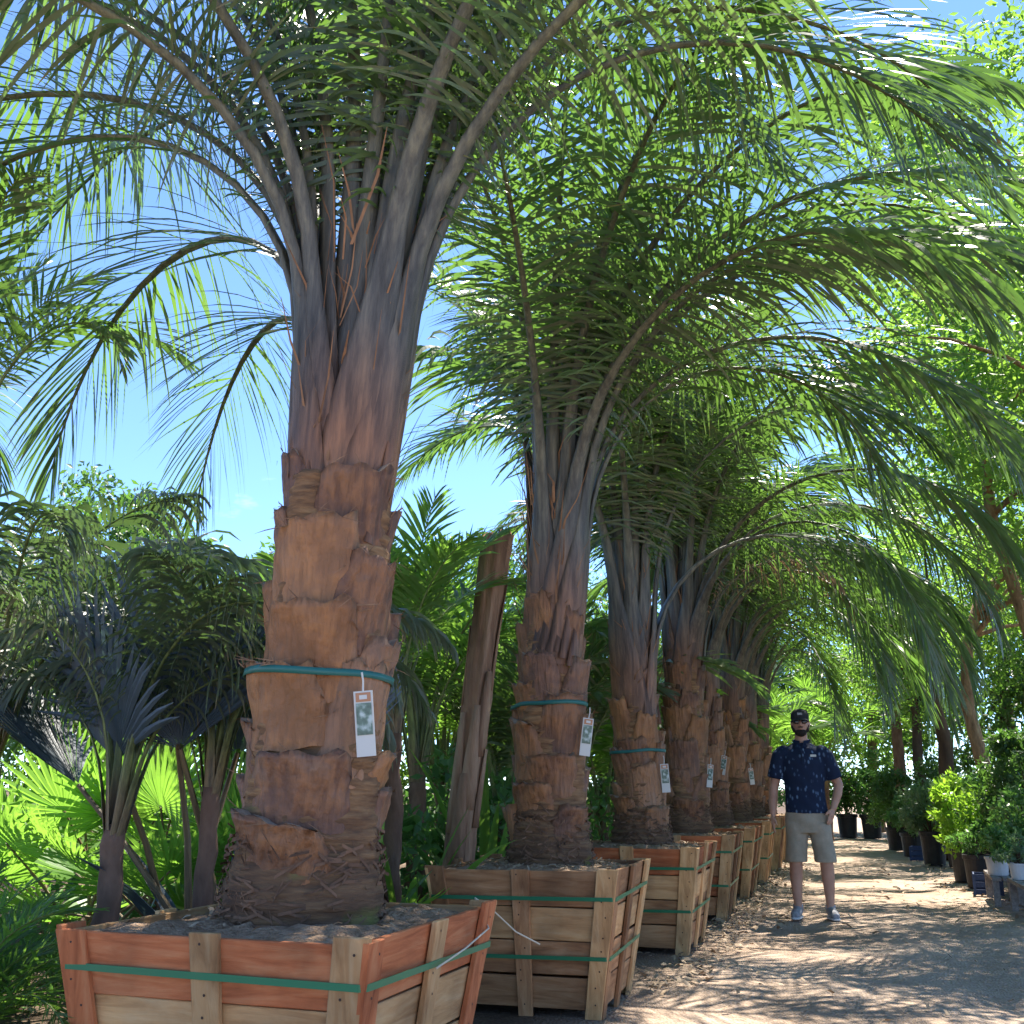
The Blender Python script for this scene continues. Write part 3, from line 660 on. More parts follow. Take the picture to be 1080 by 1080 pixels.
def chip_cloud(seed, n, area, z, mat, smin=0.015, smax=0.05, name='chips'):
    """loose curled flakes: quads with a fold"""
    g = np.random.default_rng(seed)
    c = np.stack([g.uniform(area[0], area[1], n), g.uniform(area[2], area[3], n), np.full(n, z) + g.uniform(0, 0.012, n)], 1)
    a = g.uniform(0, 6.28, n); l_ = g.uniform(smin, smax, n); w = l_ * g.uniform(0.15, 0.45, n)
    d = np.stack([np.cos(a), np.sin(a), g.normal(0, 0.25, n)], 1); s = np.stack([-np.sin(a), np.cos(a), g.normal(0, 0.3, n)], 1)
    up = np.array([0, 0, 1.0])
    V = np.stack([c - d * (l_ / 2)[:, None] - s * (w / 2)[:, None], c - d * (l_ / 2)[:, None] + s * (w / 2)[:, None],
                  c + s * (w / 2)[:, None] + up * (l_ * 0.15)[:, None], c - s * (w / 2)[:, None] + up * (l_ * 0.15)[:, None],
                  c + d * (l_ / 2)[:, None] - s * (w / 3)[:, None], c + d * (l_ / 2)[:, None] + s * (w / 3)[:, None]], 1).reshape(-1, 3)
    o = np.arange(n) * 6
    return np_mesh(name, V, [np.stack([o, o + 1, o + 2, o + 3], 1), np.stack([o + 3, o + 2, o + 5, o + 4], 1)], mat, False)

def nail_mesh():
    g = random.Random(9); mb = MB()
    for sd_ in range(4):
        rot = Matrix.Rotation(sd_ * math.pi / 2, 4, 'Z')
        for (z0, z1) in PLZ:
            for u in (-BW + .03, 0.0, BW - .035):
                for zz in (z0 + .03, z1 - .03):
                    zz += g.uniform(-.012, .012); a = half(zz); c = Vector(((u + g.uniform(-.02, .02)) * a / BW, -a - .0235, zz))
                    ring = [c + Vector((math.cos(k * math.pi / 3) * .0045, -.001, math.sin(k * math.pi / 3) * .0045)) for k in range(6)]
                    mb.add([rot @ p for p in ring], [[0, 1, 2, 3, 4, 5]])
    return mb.mesh('nails', M['nail'])
M['nail'] = flat_mat('rusty_nail', (0.06, 0.035, 0.025), 0.6, 0.4, 0.4)
NAILS = nail_mesh()
def planter_box(loc, rz, seed, label, planks, battens, straps=(0, 2), mulch=250):
    g = random.Random(seed)
    o = empty('planter_box', loc, rz)
    for sd_ in range(4):
        for j in range(4):
            wk = planks[j] if sd_ < 2 else g.choice(planks)
            if isinstance(wk, (list, tuple)): wk = g.choice(wk)
            p = link('plank', PLANK[wk, j], o, (0, 0, g.uniform(-.002, .002)), (0, 0, sd_ * math.pi / 2))
            p.rotation_euler = (g.gauss(0, .004), g.gauss(0, .003), sd_ * math.pi / 2)
        for q in range(3):
            wk = battens[q] if sd_ == 0 else g.choice(battens)
            b = link('batten', PLANK[wk, 'b', q], o, (0, 0, g.uniform(-.012, .006)), (0, g.gauss(0, .008), sd_ * math.pi / 2))
    for s in straps: link('strap', STRAPS[s], o)
    tag(link('nails', NAILS, o), kind='stuff')
    link('soil', soil_mesh(seed), o)
    if mulch: tag(link('mulch', chip_cloud(seed, mulch, (-.45, .45, -.45, .45), 0.70, M['chips']), o), kind='stuff')
    return tag(o, label, 'planter', 'wooden planter boxes in a row')

ORD = ['first', 'second', 'third', 'fourth', 'fifth', 'sixth', 'seventh', 'eighth', 'ninth']
BX = [(-1.83, 3.37), (-1.735, 6.10), (-1.62, 8.40), (-1.60, 10.55), (-1.58, 12.60), (-1.56, 14.65), (-1.54, 16.7), (-1.52, 18.8)]
BL = ['wide reddish plank planter box with pale tan battens and one green strap',
      'brown plank planter box with two green straps, just behind the reddish box',
      'third planter box of the row, tan second board, behind the brown double-strapped box',
      'fourth planter box of the row, a little before the standing man',
      'fifth planter box of the row, just past the standing man',
      'sixth planter box of the row, behind the fifth',
      'seventh planter box of the row, last but one, deep in shade',
      'eighth planter box, last at the far end of the row']
PL = [('tan', 'tan', 'tan', 'red'), ('brown', 'brown', 'tan', 'brown'), ('brown', 'brown', 'tan', 'red'), ('brown', 'red', 'brown', 'red')]
BT = [('red', 'tan', 'tan'), ('brown', 'brown', 'tan'), ('tan', 'tan', 'tan'), ('brown', 'tan', 'tan')]
BZ = [-0.02, 0.02, -0.01, 0.015, -0.01, 0.01, 0, 0]
for i, (x, y) in enumerate(BX):
    planter_box((x, y, 0.022), BZ[i], 40 + i, BL[i], PL[min(i, 3)], BT[min(i, 3)], straps=(0,) if i == 0 else ((1, 2) if i < 6 else (1,)), mulch=60 if i == 0 else 260)

# loose twine tails on the first boxes
def twine(pts, label):
    mb = MB(); mb.tube(pts, 0.0032, 6); return tag(mb.build('loose_twine', M['twine'], None, True), label, 'twine')
twine([(-1.293, 3.30, 0.595), (-1.288, 3.55, 0.62), (-1.290, 3.80, 0.655), (-1.40, 3.96, 0.74), (-1.36, 4.05, 0.69), (-1.30, 4.16, 0.60), (-1.22, 4.22, 0.55)], 'cream twine tail trailing over the edge of the reddish planter box')

# ------------------------------------------------------------------ row palms
def gen_fronds(seed, n=20, kinds='ab', base_az=0):
    g = random.Random(seed); out = []
    for i in range(n):
        lv = 0.12 + 0.88 * i / (n - 1)
        out.append((lv, base_az + i * 137.5 + g.gauss(0, 8), g.uniform(0.92, 1.05), 0, g.choice(kinds)))
    return out
def special(seed, e1, p, L, e0=86, **k): return frond_meshes(M['palm_leaf'], M['petiole'], **level_params(0.3, seed, L=L / 1.05, e0=e0, e1=e1, p=p, **k))
SPL = [special(601, -82, 0.9, 3.7, ts=.2, hang=.6, t0=.38, nl=64, lmax=.85), special(602, -70, 0.95, 4.4, ts=.19, hang=.5, t0=.36, wl_=.024), special(603, -50, 1.0, 4.6, ts=.19, hang=.5, t0=.36, wl_=.024), special(604, -85, 0.85, 4.6, ts=.12, hang=.5, t0=.36, wl_=.024), special(605, -65, 0.95, 4.4, ts=.19, hang=.5, t0=.36, wl_=.024), special(606, -45, 1.05, 4.7, ts=.19, hang=.5, t0=.36, wl_=.024),
       special(607, -95, 0.85, 5.0, ts=.12, hang=.8, lmax=.85, wl_=.023, t0=.36), special(608, -80, 0.9, 5.2, ts=.14, hang=.8, lmax=.85, wl_=.023, t0=.36)]
F1 = [(0.2, 164, 1.0, 0, SPL[0]), (0.08, 146, 0.8, 0, SPL[0]), (0.2, 186, 0.95, 0, SPL[1]), (0.3, 205, 1.0, 0, SPL[2]), (0.35, 186, 1.0, 0, SPL[5]), (0.3, 226, 1.0, 0, SPL[1]), (0.3, 176, 1.0, 0, SPL[4]), (0.4, 242, 1.0, 0, SPL[2]), (0.3, 148, 1.0, 0, SPL[5]),
      (0.3, 350, 1.0, 0, SPL[2]), (0.3, 18, 1.0, 0, SPL[5]), (0.35, 322, 1.0, 0, SPL[5]),
      (0.30, 196, 1.0, 0, 'a'), (0.45, 215, 1.0, 0, 'b'), (0.55, 178, 1.0, 0, 'a'),
      (0.62, 236, 1.0, 0, 'a'), (0.85, 262, 1.0, 0, 'a'), (0.9, 100, 1.0, 0, 'b'), (0.72, 40, 1.0, 0, 'a'), (0.48, 352, 1.05, 0, 'a'),
      (0.34, 12, 1.05, 0, 'b'), (0.22, 40, 1.0, 0, 'a'), (0.60, 330, 1.0, 0, 'a'), (0.40, 65, 1.0, 0, 'b'), (0.36, 100, 1.0, 0, 'a'),
      (0.50, 128, 1.0, 0, 'a'), (0.75, 300, 0.95, 0, 'b'), (0.68, 140, 1.0, 0, 'a'), (0.95, 20, 0.9, 0, 'b'), (0.2, 120, 0.9, 0, 'b')]
F2 = [ (0.5, 160, 0.9, 0, 'a'), (0.35, 345, 1.1, 0, SPL[5]), (0.3, 8, 1.12, 0, SPL[2]), (0.25, 25, 1.08, 0, SPL[1]), (0.25, 330, 1.05, 0, SPL[4]), (0.46, 5, 1.12, 0, 'a'), (0.30, 345, 1.1, 0, 'b'),
      (0.18, 20, 1.08, 0, 'a'), (0.08, 352, 1.0, 0, 'b'), (0.55, 330, 1.1, 0, 'a'), (0.60, 28, 1.1, 0, 'a'), (0.40, 310, 1.0, 0, 'b'),
      (0.7, 250, 1.0, 0, 'b'), (0.85, 80, 1.0, 0, 'a'), (0.75, 110, 1.0, 0, 'b'), (0.3, 60, 1.0, 0, 'a'),
      (0.15, 85, 0.9, 0, 'b'), (0.25, 112, 1.0, 0, 'a'), (0.9, 0, 0.95, 0, 'a'), (0.66, 290, 1.0, 0, 'a'), (0.03, 30, 0.95, 0, 'b'), (0.28, 270, 0.85, 0, 'a')]
palm_spec = [  # height above soil, r0, r1, lean
    (1.55, 0.225, 0.185, (3.2, 0), F1), (1.45, 0.20, 0.165, (0.8, 0), F2), (1.22, 0.185, 0.15, (-1.2, 0.3), None), (1.62, 0.205, 0.17, (1.5, 0), None),
    (1.50, 0.18, 0.155, (-1.6, 0), None), (1.58, 0.195, 0.16, (1.2, 0), None), (1.5, 0.185, 0.155, (0, 0), None), (1.4, 0.185, 0.155, (0, 0), None)]
PLAB = ['stoutest palm with chunky cut boots, growing in the reddish planter box',
        'palm in the double-strapped brown box, second in the row',
        'shorter-trunked palm in the third planter box of the row',
        'palm in the fourth planter box, a little before the standing man',
        'palm in the fifth planter box of the row, beside the man',
        'palm in the sixth planter box of the row',
        'palm in the seventh planter box of the row',
        'palm in the last planter box at the far end of the row']
TLAB = ['large white picture tag hanging on the stoutest palm trunk', 'tag on the palm of the double-strapped brown box', 'tag on the palm in the third planter box',
        'tag on the palm in the fourth planter box', 'tag on the palm in the fifth planter box', 'tag on the palm in the sixth planter box']
for i, (h, r0, r1, lean, fr) in enumerate(palm_spec):
    x, y = BX[i]
    px = (x - 0.0, y + 0.02) if i == 0 else (x + 0.02, y + 0.05)
    if fr is None:
        fr = gen_fronds(500 + i, 21, 'ab', i * 50) + [] if i == 2 else gen_fronds(500 + i, 21, 'ab', i * 50) + [(0.25, 5 + 20 * math.sin(i * 2.3), 1.0, 0, SPL[(i * 2 + 1) % 8]), (0.3, -28 + 9 * math.sin(i * 5), 1.0, 0, SPL[6 + i % 2]), (0.2, -50 + 12 * math.sin(i * 7), 0.9, 0, SPL[6])]
        if i == 2: fr = [q for q in fr if not 165 < q[1] % 360 < 215]
        if i == 2: fr += [(0.2, 28, 0.95, 0, SPL[6])]
        if i == 3: fr.append((0.05, 12, 0.8, 0, 'dry'))
    bz = (0.82, 0.92, 0.72, None, None, None, None, None)[i]
    root, R = row_palm((px[0], px[1], 0.70), h, r0, r1, 60 + i, fr, lean, PLAB[i], n_boots=(23, 22, 20, 25, 23, 22, 22, 20)[i], band=bz)
    if i < 6:
        b = bz or 0.85; a = rad((-36, -22, -30, -15, -34, -20)[i]); rr = R(a) + 0.05
        lx = math.tan(rad(lean[0])) * b
        plant_tag((px[0] + lx + rr * math.cos(a), px[1] + rr * math.sin(a), 0.70 + b + (0.0, -.02, -.03, -.12, .02, -.08)[i]), rad((17, 30, 12, 40, 5, 25)[i]), (-5, 7, -3, 5, 10, -6)[i], TLAB[i], 1.0 if i == 0 else 1.0)
#@@END_ROW
# ------------------------------------------------------------------ broadleaf trees
def leaf_cloud(centers, rads_, per, size, seed, mat, name='crown', flat=0.75, hang=0.0, shell=0.0):
    g = np.random.default_rng(seed)
    C_ = np.repeat(np.asarray(centers, float), per, 0); Rr = np.repeat(np.asarray(rads_, float), per)
    n = len(C_)
    d = g.normal(0, 1, (n, 3)); d /= np.linalg.norm(d, axis=1, keepdims=True)
    q = g.random(n) ** (1 / 2.4)
    P = C_ + d * (Rr * q)[:, None] * np.array([1, 1, flat])
    ax = g.normal(0, 1, (n, 3)) + np.array([0, 0, -hang]); ax /= np.linalg.norm(ax, axis=1, keepdims=True)
    b = np.cross(ax, g.normal(0, 1, (n, 3))); b /= np.linalg.norm(b, axis=1, keepdims=True)
    L = size * g.uniform(0.6, 1.35, n); W = L * g.uniform(0.35, 0.5, n)
    nn = np.cross(ax, b)
    V = np.stack([P, P + ax * (L * .45)[:, None] + b * (W / 2)[:, None] + nn * (L * .08)[:, None], P + ax * L[:, None], P + ax * (L * .45)[:, None] - b * (W / 2)[:, None] + nn * (L * .08)[:, None]], 1).reshape(-1, 3)
    o = np.arange(n) * 4
    return np_mesh(name, V, [np.stack([o, o + 1, o + 2], 1), np.stack([o, o + 2, o + 3], 1)], mat, False)
def limb_set(mb, trunk_pts, trunk_r, tips, seed):
    g = random.Random(seed)
    mb.tube(trunk_pts, trunk_r, 12)
    top = Vector(trunk_pts[-1]); pre = Vector(trunk_pts[-2])
    for tpt in tips:
        tpt = Vector(tpt); k = g.uniform(0.0, 0.9); st = pre.lerp(top, k)
        mid = st.lerp(tpt, 0.5) + Vector((g.uniform(-.25, .25), g.uniform(-.25, .25), g.uniform(0.0, .4)))
        r = trunk_r[-1] * g.uniform(0.35, 0.7)
        mb.tube([st, st.lerp(mid, .5) + Vector((0, 0, .05)), mid, mid.lerp(tpt, .6) + Vector((g.uniform(-.1, .1), g.uniform(-.1, .1), 0)), tpt], [r, r * .8, r * .6, r * .38, r * .15], 7)
def tree_meshes(seed, trunk_pts, trunk_r, cc, cr_, nclump, per, size, mat, bark, hang=0.4):
    g = random.Random(seed); cen = []; rr = []
    for i in range(nclump):
        while True:
            p = Vector((g.uniform(-1, 1), g.uniform(-1, 1), g.uniform(-1, 1)))
            if p.length < 1 and (p.length > 0.35 or g.random() < 0.3): break
        cen.append((cc[0] + p.x * cr_[0], cc[1] + p.y * cr_[1], cc[2] + p.z * cr_[2])); rr.append(g.uniform(0.26, 0.5) * (sum(cr_) / 3) * 0.62)
    mb = MB(); limb_set(mb, trunk_pts, trunk_r, g.sample(cen, min(12, len(cen))), seed)
    return mb.mesh('trunk', bark, True), leaf_cloud(cen, rr, per, size, seed, mat, hang=hang)
def put_tree(meshes, loc, rz, s, label, group=None, name='leafy_tree', cat='tree'):
    o = empty(name, loc, rz); o.scale = (s, s, s)
    link('trunk', meshes[0], o); link('crown', meshes[1], o)
    return tag(o, label, cat, group)

T_A = tree_meshes(1, [(0.15, 0, 0), (0.05, 0, .9), (-0.02, 0, 1.5), (-.14, 0, 2.3), (-0.05, .1, 3.2), (0.3, .2, 4.2)], [.12, .105, .10, .095, .085, .07], (2.1, 0.9, 5.2), (2.0, 2.2, 2.0), 75, 150, 0.10, M['tree_leaf'], M['bark'])
T_B = tree_meshes(2, [(0, 0, 0), (0.02, 0, 1), (-.08, 0, 1.9), (0.1, .1, 3), (0.1, .2, 3.8)], [.16, .13, .12, .10, .07], (0.4, 0.2, 4.3), (1.9, 2.0, 1.7), 60, 130, 0.105, M['tree_leaf'], M['bark_dark'])
T_C = tree_meshes(3, [(0.3, 0, 0), (0.22, 0, 1.4), (.1, 0, 2.6), (-.1, .1, 3.8), (-.1, .2, 5.0)], [.085, .07, .065, .06, .05], (0.7, 0.0, 5.6), (1.9, 2.2, 2.5), 100, 240, 0.085, M['tree_leaf'], M['bark'])
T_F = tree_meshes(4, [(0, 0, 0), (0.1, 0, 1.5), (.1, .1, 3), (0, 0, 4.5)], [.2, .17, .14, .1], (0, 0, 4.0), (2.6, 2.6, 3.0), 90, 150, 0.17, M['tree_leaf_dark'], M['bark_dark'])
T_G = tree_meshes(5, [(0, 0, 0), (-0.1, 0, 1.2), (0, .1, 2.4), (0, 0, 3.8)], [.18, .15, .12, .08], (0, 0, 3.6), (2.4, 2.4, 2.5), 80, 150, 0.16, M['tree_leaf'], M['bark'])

put_tree(T_A, (1.85, 17.0, 0), 0.0, 1.0, 'thick pale-barked leaning tree behind the lime green potted shrub')
put_tree(T_B, (1.50, 19.5, 0), 2.2, 1.0, 'dark-trunked tree beside the pale-barked leaning tree')
put_tree(T_C, (1.95, 13.2, 0), 0.0, 1.12, 'slim tree leaning out above the white pot on the bench')
put_tree(T_B, (1.30, 22.5, 0), 0.7, 0.85, 'thin dark-trunked tree standing behind the silver-leaved potted shrub')
put_tree(T_A, (3.9, 11.6, 0), 1.6, 1.2, 'bright green tree set back from the road behind the bench pots')
put_tree(T_C, (3.6, 23.5, 0), 2.6, 1.1, 'tall bright green tree rising behind the dark clipped bush')
put_tree(T_C, (2.75, 10.3, 0), 4.0, 1.05, 'green tree spreading over the wooden bench of pots')
TREE_LAB = ['light leafy tree directly behind the far end of the road', 'dark leafy tree behind the tall dark feather palm', 'dark leafy tree behind the pots at the road corner', 'light leafy tree in the gap behind the seventh box',
    'dark leafy tree in the backdrop behind the fourth palm', 'dark leafy tree in the backdrop behind the third palm', 'light leafy tree in the backdrop behind the cut leaning trunk', 'dark leafy tree in the backdrop behind the stoutest palm',
    'largest dark leafy tree at the back of the thicket', 'light leafy tree at the back of the shady pot side', 'light leafy tree in the backdrop above the grey-green palms', 'dark leafy tree in the backdrop behind the second palm',
    'low dark leafy tree behind the thin brown-stemmed palm', 'low light leafy tree showing above the fan palms']
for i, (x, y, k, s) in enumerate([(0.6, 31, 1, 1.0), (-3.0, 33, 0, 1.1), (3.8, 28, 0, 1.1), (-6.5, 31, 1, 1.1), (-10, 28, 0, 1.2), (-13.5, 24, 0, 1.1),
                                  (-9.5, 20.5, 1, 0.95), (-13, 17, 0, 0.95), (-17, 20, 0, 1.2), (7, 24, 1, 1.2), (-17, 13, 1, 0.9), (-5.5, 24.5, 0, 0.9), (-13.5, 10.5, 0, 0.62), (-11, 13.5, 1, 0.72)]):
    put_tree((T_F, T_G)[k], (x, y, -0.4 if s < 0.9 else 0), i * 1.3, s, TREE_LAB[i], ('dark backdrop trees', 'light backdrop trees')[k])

# ------------------------------------------------------------------ background palms on the left
BG = [frond_single(M['palm_leaf_light'], M['petiole_green'], **level_params(i / 7, 400 + i, L=2.5, nl=44, lmax=0.5, wl_=0.034, segs=4, nr=12, w0=0.10, w1=0.04, p=1.2, e0=72 + 14 * i / 7)) for i in range(8)]
BGD = [frond_single(M['palm_leaf_grey'], M['petiole_green'], **level_params(i / 7, 420 + i, L=2.5, nl=56, lmax=0.52, wl_=0.024, segs=5, nr=14, w0=0.08, w1=0.03, p=1.0, droop=0.55, e0=76 + 10 * i / 7, e1=-75 + 70 * i / 7)) for i in range(8)]
BGM = [frond_single(M['palm_leaf'], M['petiole_green'], **level_params(i / 7, 440 + i, L=2.7, nl=44, lmax=0.52, wl_=0.036, segs=4, nr=12, w0=0.10, w1=0.04, p=1.3, e0=74 + 12 * i / 7)) for i in range(8)]
def thin_palm(loc, h, r, pool, n, seed, label, group, s=1.0, lean=(0, 0), lv0=0.0, skip=None):
    g = random.Random(seed)
    o = empty('feather_palm', loc, 0); o.rotation_euler = (rad(lean[1]), rad(lean[0]), g.uniform(0, 6.28))
    if lean != (0, 0): o.rotation_euler = (rad(lean[1]), rad(lean[0]), 0)
    mb = MB(); m = 12
    mb.tube([(g.gauss(0, .008), g.gauss(0, .008), h * i / m) for i in range(m + 1)], [r * (1.25 if i == 0 else 1.0 + 0.10 * (i % 2)) * (1 - .25 * i / m) for i in range(m + 1)], 10)
    mb.build('trunk', M['thin_trunk'], o, True)
    for i in range(n):
        lv = lv0 + (1 - lv0) * i / (n - 1)
        fa = i * 137.5 + g.gauss(0, 12)
        if skip and skip[0] < (fa + math.degrees(o.rotation_euler.z)) % 360 < skip[1] and lv < .8: continue
        add_frond(o, (pool[min(7, int(lv * 7.99))],), fa, r * 0.5, h - 0.1 + 0.1 * lv, 0, s * g.uniform(0.85, 1.1))
    return tag(o, label, 'palm', group)
GB = 'feather palms crowded behind the boxes'
thin_palm((-2.90, 6.55, 0), 1.5, 0.075, BG, 13, 1, 'slim reddish-trunked feather palm just beside the cut leaning trunk', GB, 0.75, lv0=0.62)
thin_palm((-3.45, 8.3, 0), 1.2, 0.09, BG, 16, 2, 'bright green upright feather palm behind the slim reddish-trunked palm', GB, 1.0, lv0=0.4)
thin_palm((-3.10, 4.02, 0), 0.98, 0.06, BGD, 17, 3, 'low grey-green feather palm in shade among the fan palms', GB, 0.70, lv0=.05, skip=(215, 300))
thin_palm((-4.0, 4.2, 0), 1.3, 0.06, BGD, 17, 4, 'grey-green drooping feather palm in front of the blue fan palm', GB, 0.85)
thin_palm((-2.82, 4.32, 0), 1.15, 0.05, BGD, 16, 8, 'grey-green drooping feather palm half hidden behind the stoutest palm trunk', GB, 0.66, skip=(225, 300))
thin_palm((-3.60, 3.85, 0), 2.75, 0.045, BGM, 12, 5, 'tall thin brown-stemmed feather palm beside the ferny clump', GB, 0.62, (-9, 0))
PALM_LAB = ['dark feather palm in the gap behind the third planter box', 'dark feather palm behind the fourth planter box', 'bright feather palm behind the fifth planter box', 'dark feather palm behind the sixth planter box',
    'bright feather palm behind the last planter box', 'bright feather palm behind the fan palms, left of the cut trunk', 'dark feather palm in the second line behind the third box', 'dark feather palm rising behind the thin brown-stemmed palm',
    'bright feather palm rising above the blue-grey fan palm', 'bright feather palm in the second line behind the fourth box', 'dark feather palm far behind the grey-green palms', 'dark feather palm deep behind the cut leaning trunk',
    'bright feather palm in the second line behind the sixth box', 'bright feather palm farthest back behind the grey-green palms', 'dark feather palm just past the end of the box row', 'bright feather palm closing the end of the box row',
    'tall dark feather palm behind the end of the box row', 'bright feather palm behind the red-flowered pot at the road end']
for i, (x, y, h, k, s, lv0) in enumerate([(-3.1, 9.6, .6, 2, 1.05, .3), (-2.9, 11.2, .7, 2, 1.1, .3), (-3.0, 13.2, .6, 0, 1.1, .3), (-3.1, 15.6, .7, 2, 1.1, .3), (-3.0, 18.2, .8, 0, 1.1, .2),
                                          (-5.3, 8.3, .7, 0, .95, .2), (-4.9, 9.4, .9, 2, 1.1, .2), (-6.5, 6.6, .9, 2, .9, .1), (-5.9, 7.8, .9, 0, .95, .1), (-4.6, 11.8, 1.0, 0, 1.2, .2), (-6.8, 9.5, 1.2, 2, 1.0, .1),
                                          (-6.4, 12.5, 1.2, 2, 1.15, .1), (-5.0, 15, 1.2, 0, 1.2, .2), (-8.3, 12, 1.3, 0, 1.1, .1), (-2.9, 21, 1.0, 2, 1.2, .2), (-1.6, 21.5, .8, 0, 1.1, .3), (-2.2, 24, 1.4, 2, 1.2, .1), (-0.6, 26.0, 1.2, 0, 1.2, .1)]):
    thin_palm((x, y, 0), h, 0.08, (BG, BGD, BGM)[k], 15, 30 + i, PALM_LAB[i],
              ('bright palms behind the row', '', 'dark palms behind the row')[k], s, lv0=lv0)
thin_palm((0.98, 24.2, 0), 2.6, 0.14, BGM, 15, 77, 'palm with a pinkish bare trunk standing beyond the end of the pots', None, 0.95)

# ------------------------------------------------------------------ fan palms
def fan_leaf_mesh(seed, R, nseg, spread, mat, pet=0.7, fold=0.25, curl=0.15, pw=0.011, join=0.5):
    g = random.Random(seed); V, F, mi = [], [], []
    mb = MB(); mb.tube([(0, 0, -pet), (0.01, 0.02, -pet * .5), (0, 0, 0)], [pw, pw * .8, pw * .6], 6)
    V += mb.v; F += mb.f; mi += [0] * len(mb.f)
    for i in range(nseg):
        a = -spread + 2 * spread * i / (nseg - 1); a += g.gauss(0, .015)
        ln = R * (1 - 0.25 * abs(a / spread) ** 2) * g.uniform(0.9, 1.06); wd = 2 * spread / (nseg - 1)
        d = Vector((math.sin(a), 0, math.cos(a))); sd_ = Vector((math.cos(a), 0, -math.sin(a))); nn = Vector((0, -1, 0))
        b = len(V)
        steps = [0.03, 0.35, 0.6, 0.82, 1.0]; hw = [0.5, 0.5, 0.36 if join < .6 else .5, 0.2 if join < .6 else .26, 0.02]
        for q, w in zip(steps, hw):
            p = d * (ln * q) - nn * (curl * ln * q * q) + nn * 0.0
            if q > .6: p = p + Vector((0, 0, -0.25 * ln * (q - .6) ** 1.5)) + nn * g.uniform(-.01, .01)
            width = min(ln * q, R * join) * wd * w * 1.08
            V += [p - sd_ * width, p + nn * (width * fold * 2), p + sd_ * width]
        for q in range(len(steps) - 1):
            o = b + q * 3
            F += [[o, o + 1, o + 4, o + 3], [o + 1, o + 2, o + 5, o + 4]]; mi += [1, 1]
    me = bpy.data.meshes.new('fan_leaf'); me.from_pydata(V, [], F); me.materials.append(M['petiole_green']); me.materials.append(mat)
    me.polygons.foreach_set('material_index', mi); me.update(); return me
FAN = [fan_leaf_mesh(i, 0.52, 26, rad(125), M['fan_leaf'], 0.75) for i in range(3)]
BLU = [fan_leaf_mesh(10 + i, 0.95, 34, rad(62), M['blue_leaf'], 0.9, fold=.3, curl=.06, pw=.020, join=.8) for i in range(2)]
def fan_palm(loc, pool, leaves, label, group=None, trunk_h=0.3, tr=0.07):
    o = empty('fan_palm', loc)
    mb = MB(); mb.tube([(0, 0, 0), (0, 0, trunk_h * .5), (0, 0, trunk_h)], [tr * 1.2, tr, tr * .8], 10); mb.build('trunk', M['thin_trunk'], o, True)
    for j, (az, tilt, h, s, roll) in enumerate(leaves):
        # petiole leans out by tilt towards az; the blade stands up and faces that way
        a = rad(az); pt = Vector((math.sin(rad(tilt)) * math.cos(a), math.sin(rad(tilt)) * math.sin(a), math.cos(rad(tilt))))
        base = Vector((0, 0, trunk_h - .03)); hub = base + pt * h
        l_ = link('fan_leaf', pool[j % len(pool)], o, hub, (0, 0, 0), (s, s, h / (0.75 if pool is FAN else 0.9) * 1.0 if False else s))
        zax = pt; yax = Vector((math.cos(a), math.sin(a), 0)) * -1.0
        yax = (yax - zax * yax.dot(zax)); yax = yax.normalized() if yax.length > 1e-3 else Vector((0, 1, 0)); xax = yax.cross(zax)
        mt = Matrix((xax, yax, zax)).transposed()
        mt = mt @ Matrix.Rotation(rad(roll), 3, 'Y')
        l_.rotation_euler = mt.to_euler()
    return tag(o, label, 'fan palm', group)
def fan_leaves(seed, n, h=0.75, s=1.0, t0=10, t1=75):
    g = random.Random(seed)
    return [(i * 137.5 + g.gauss(0, 15), t0 + (t1 - t0) * (i / (n - 1)) + g.gauss(0, 5), h * s, s * g.uniform(.85, 1.1), g.gauss(0, 12)) for i in range(n)]
fan_palm((-4.45, 5.55, 0), FAN, fan_leaves(1, 13, .8, 1.0), 'sunlit lime green fan palm beside the thin brown-stemmed palm', None)
fan_palm((-3.72, 5.5, 0), FAN, fan_leaves(2, 13, .8, 1.0), 'sunlit fan palm directly behind the corner of the reddish box', None)
fan_palm((-3.1, 5.55, 0), FAN, fan_leaves(3, 10, .75, .9), 'small fan palm close behind the stoutest palm trunk', None)
fan_palm((-5.2, 5.7, 0), FAN, fan_leaves(5, 10, .62, .9), 'fan palm deepest in the thicket under the feather palms', None)
fan_palm((-3.0, 4.5, 0), BLU, [(265, 12, .9, 1, 0), (285, 20, .9, 1.0, -10), (240, 28, .9, 1, 14), (90, 20, .9, 1, 0), (200, 40, .9, .9, 0), (0, 38, .9, .9, 0)], 'dark blue-grey fan palm with broad stiff leaves in shade', None, 0.5, .1)

# ferny clump at the left of the reddish box, cycad-like rosette
FERN = [frond_single(M['palm_leaf_light'], M['petiole_green'], **level_params(i / 4, 460 + i, L=0.75, nl=46, lmax=0.13, wl_=0.010, segs=3, nr=10, w0=0.012, w1=0.009, p=1.0, t0=.1, e0=55 + 25 * i / 4, e1=-40 + 70 * i / 4, droop=.1)) for i in range(5)]
for (x, y, z, s, lab) in [(-2.95, 3.05, 0.0, 1.0, 'feathery bright green clump against the end of the reddish box'), (-3.45, 3.5, 0, 0.95, 'feathery green clump at the foot of the thin brown-stemmed palm')]:
    o = empty('fern_clump', (x, y, z)); g = random.Random(int(-x * 100))
    mb = MB(); mb.lathe([(.05, 0), (.07, .12), (.05, .25), (.02, .3)], 10); mb.build('stem', M['thin_trunk'], o, True)
    for i in range(34):
        lv = i / 33; add_frond(o, (FERN[min(4, int(lv * 5))],), i * 137.5 + g.gauss(0, 10), .03, .22 + .05 * lv, 0, s * g.uniform(.8, 1.15))
    tag(o, lab, 'fern', 'ferny clumps by the boxes')

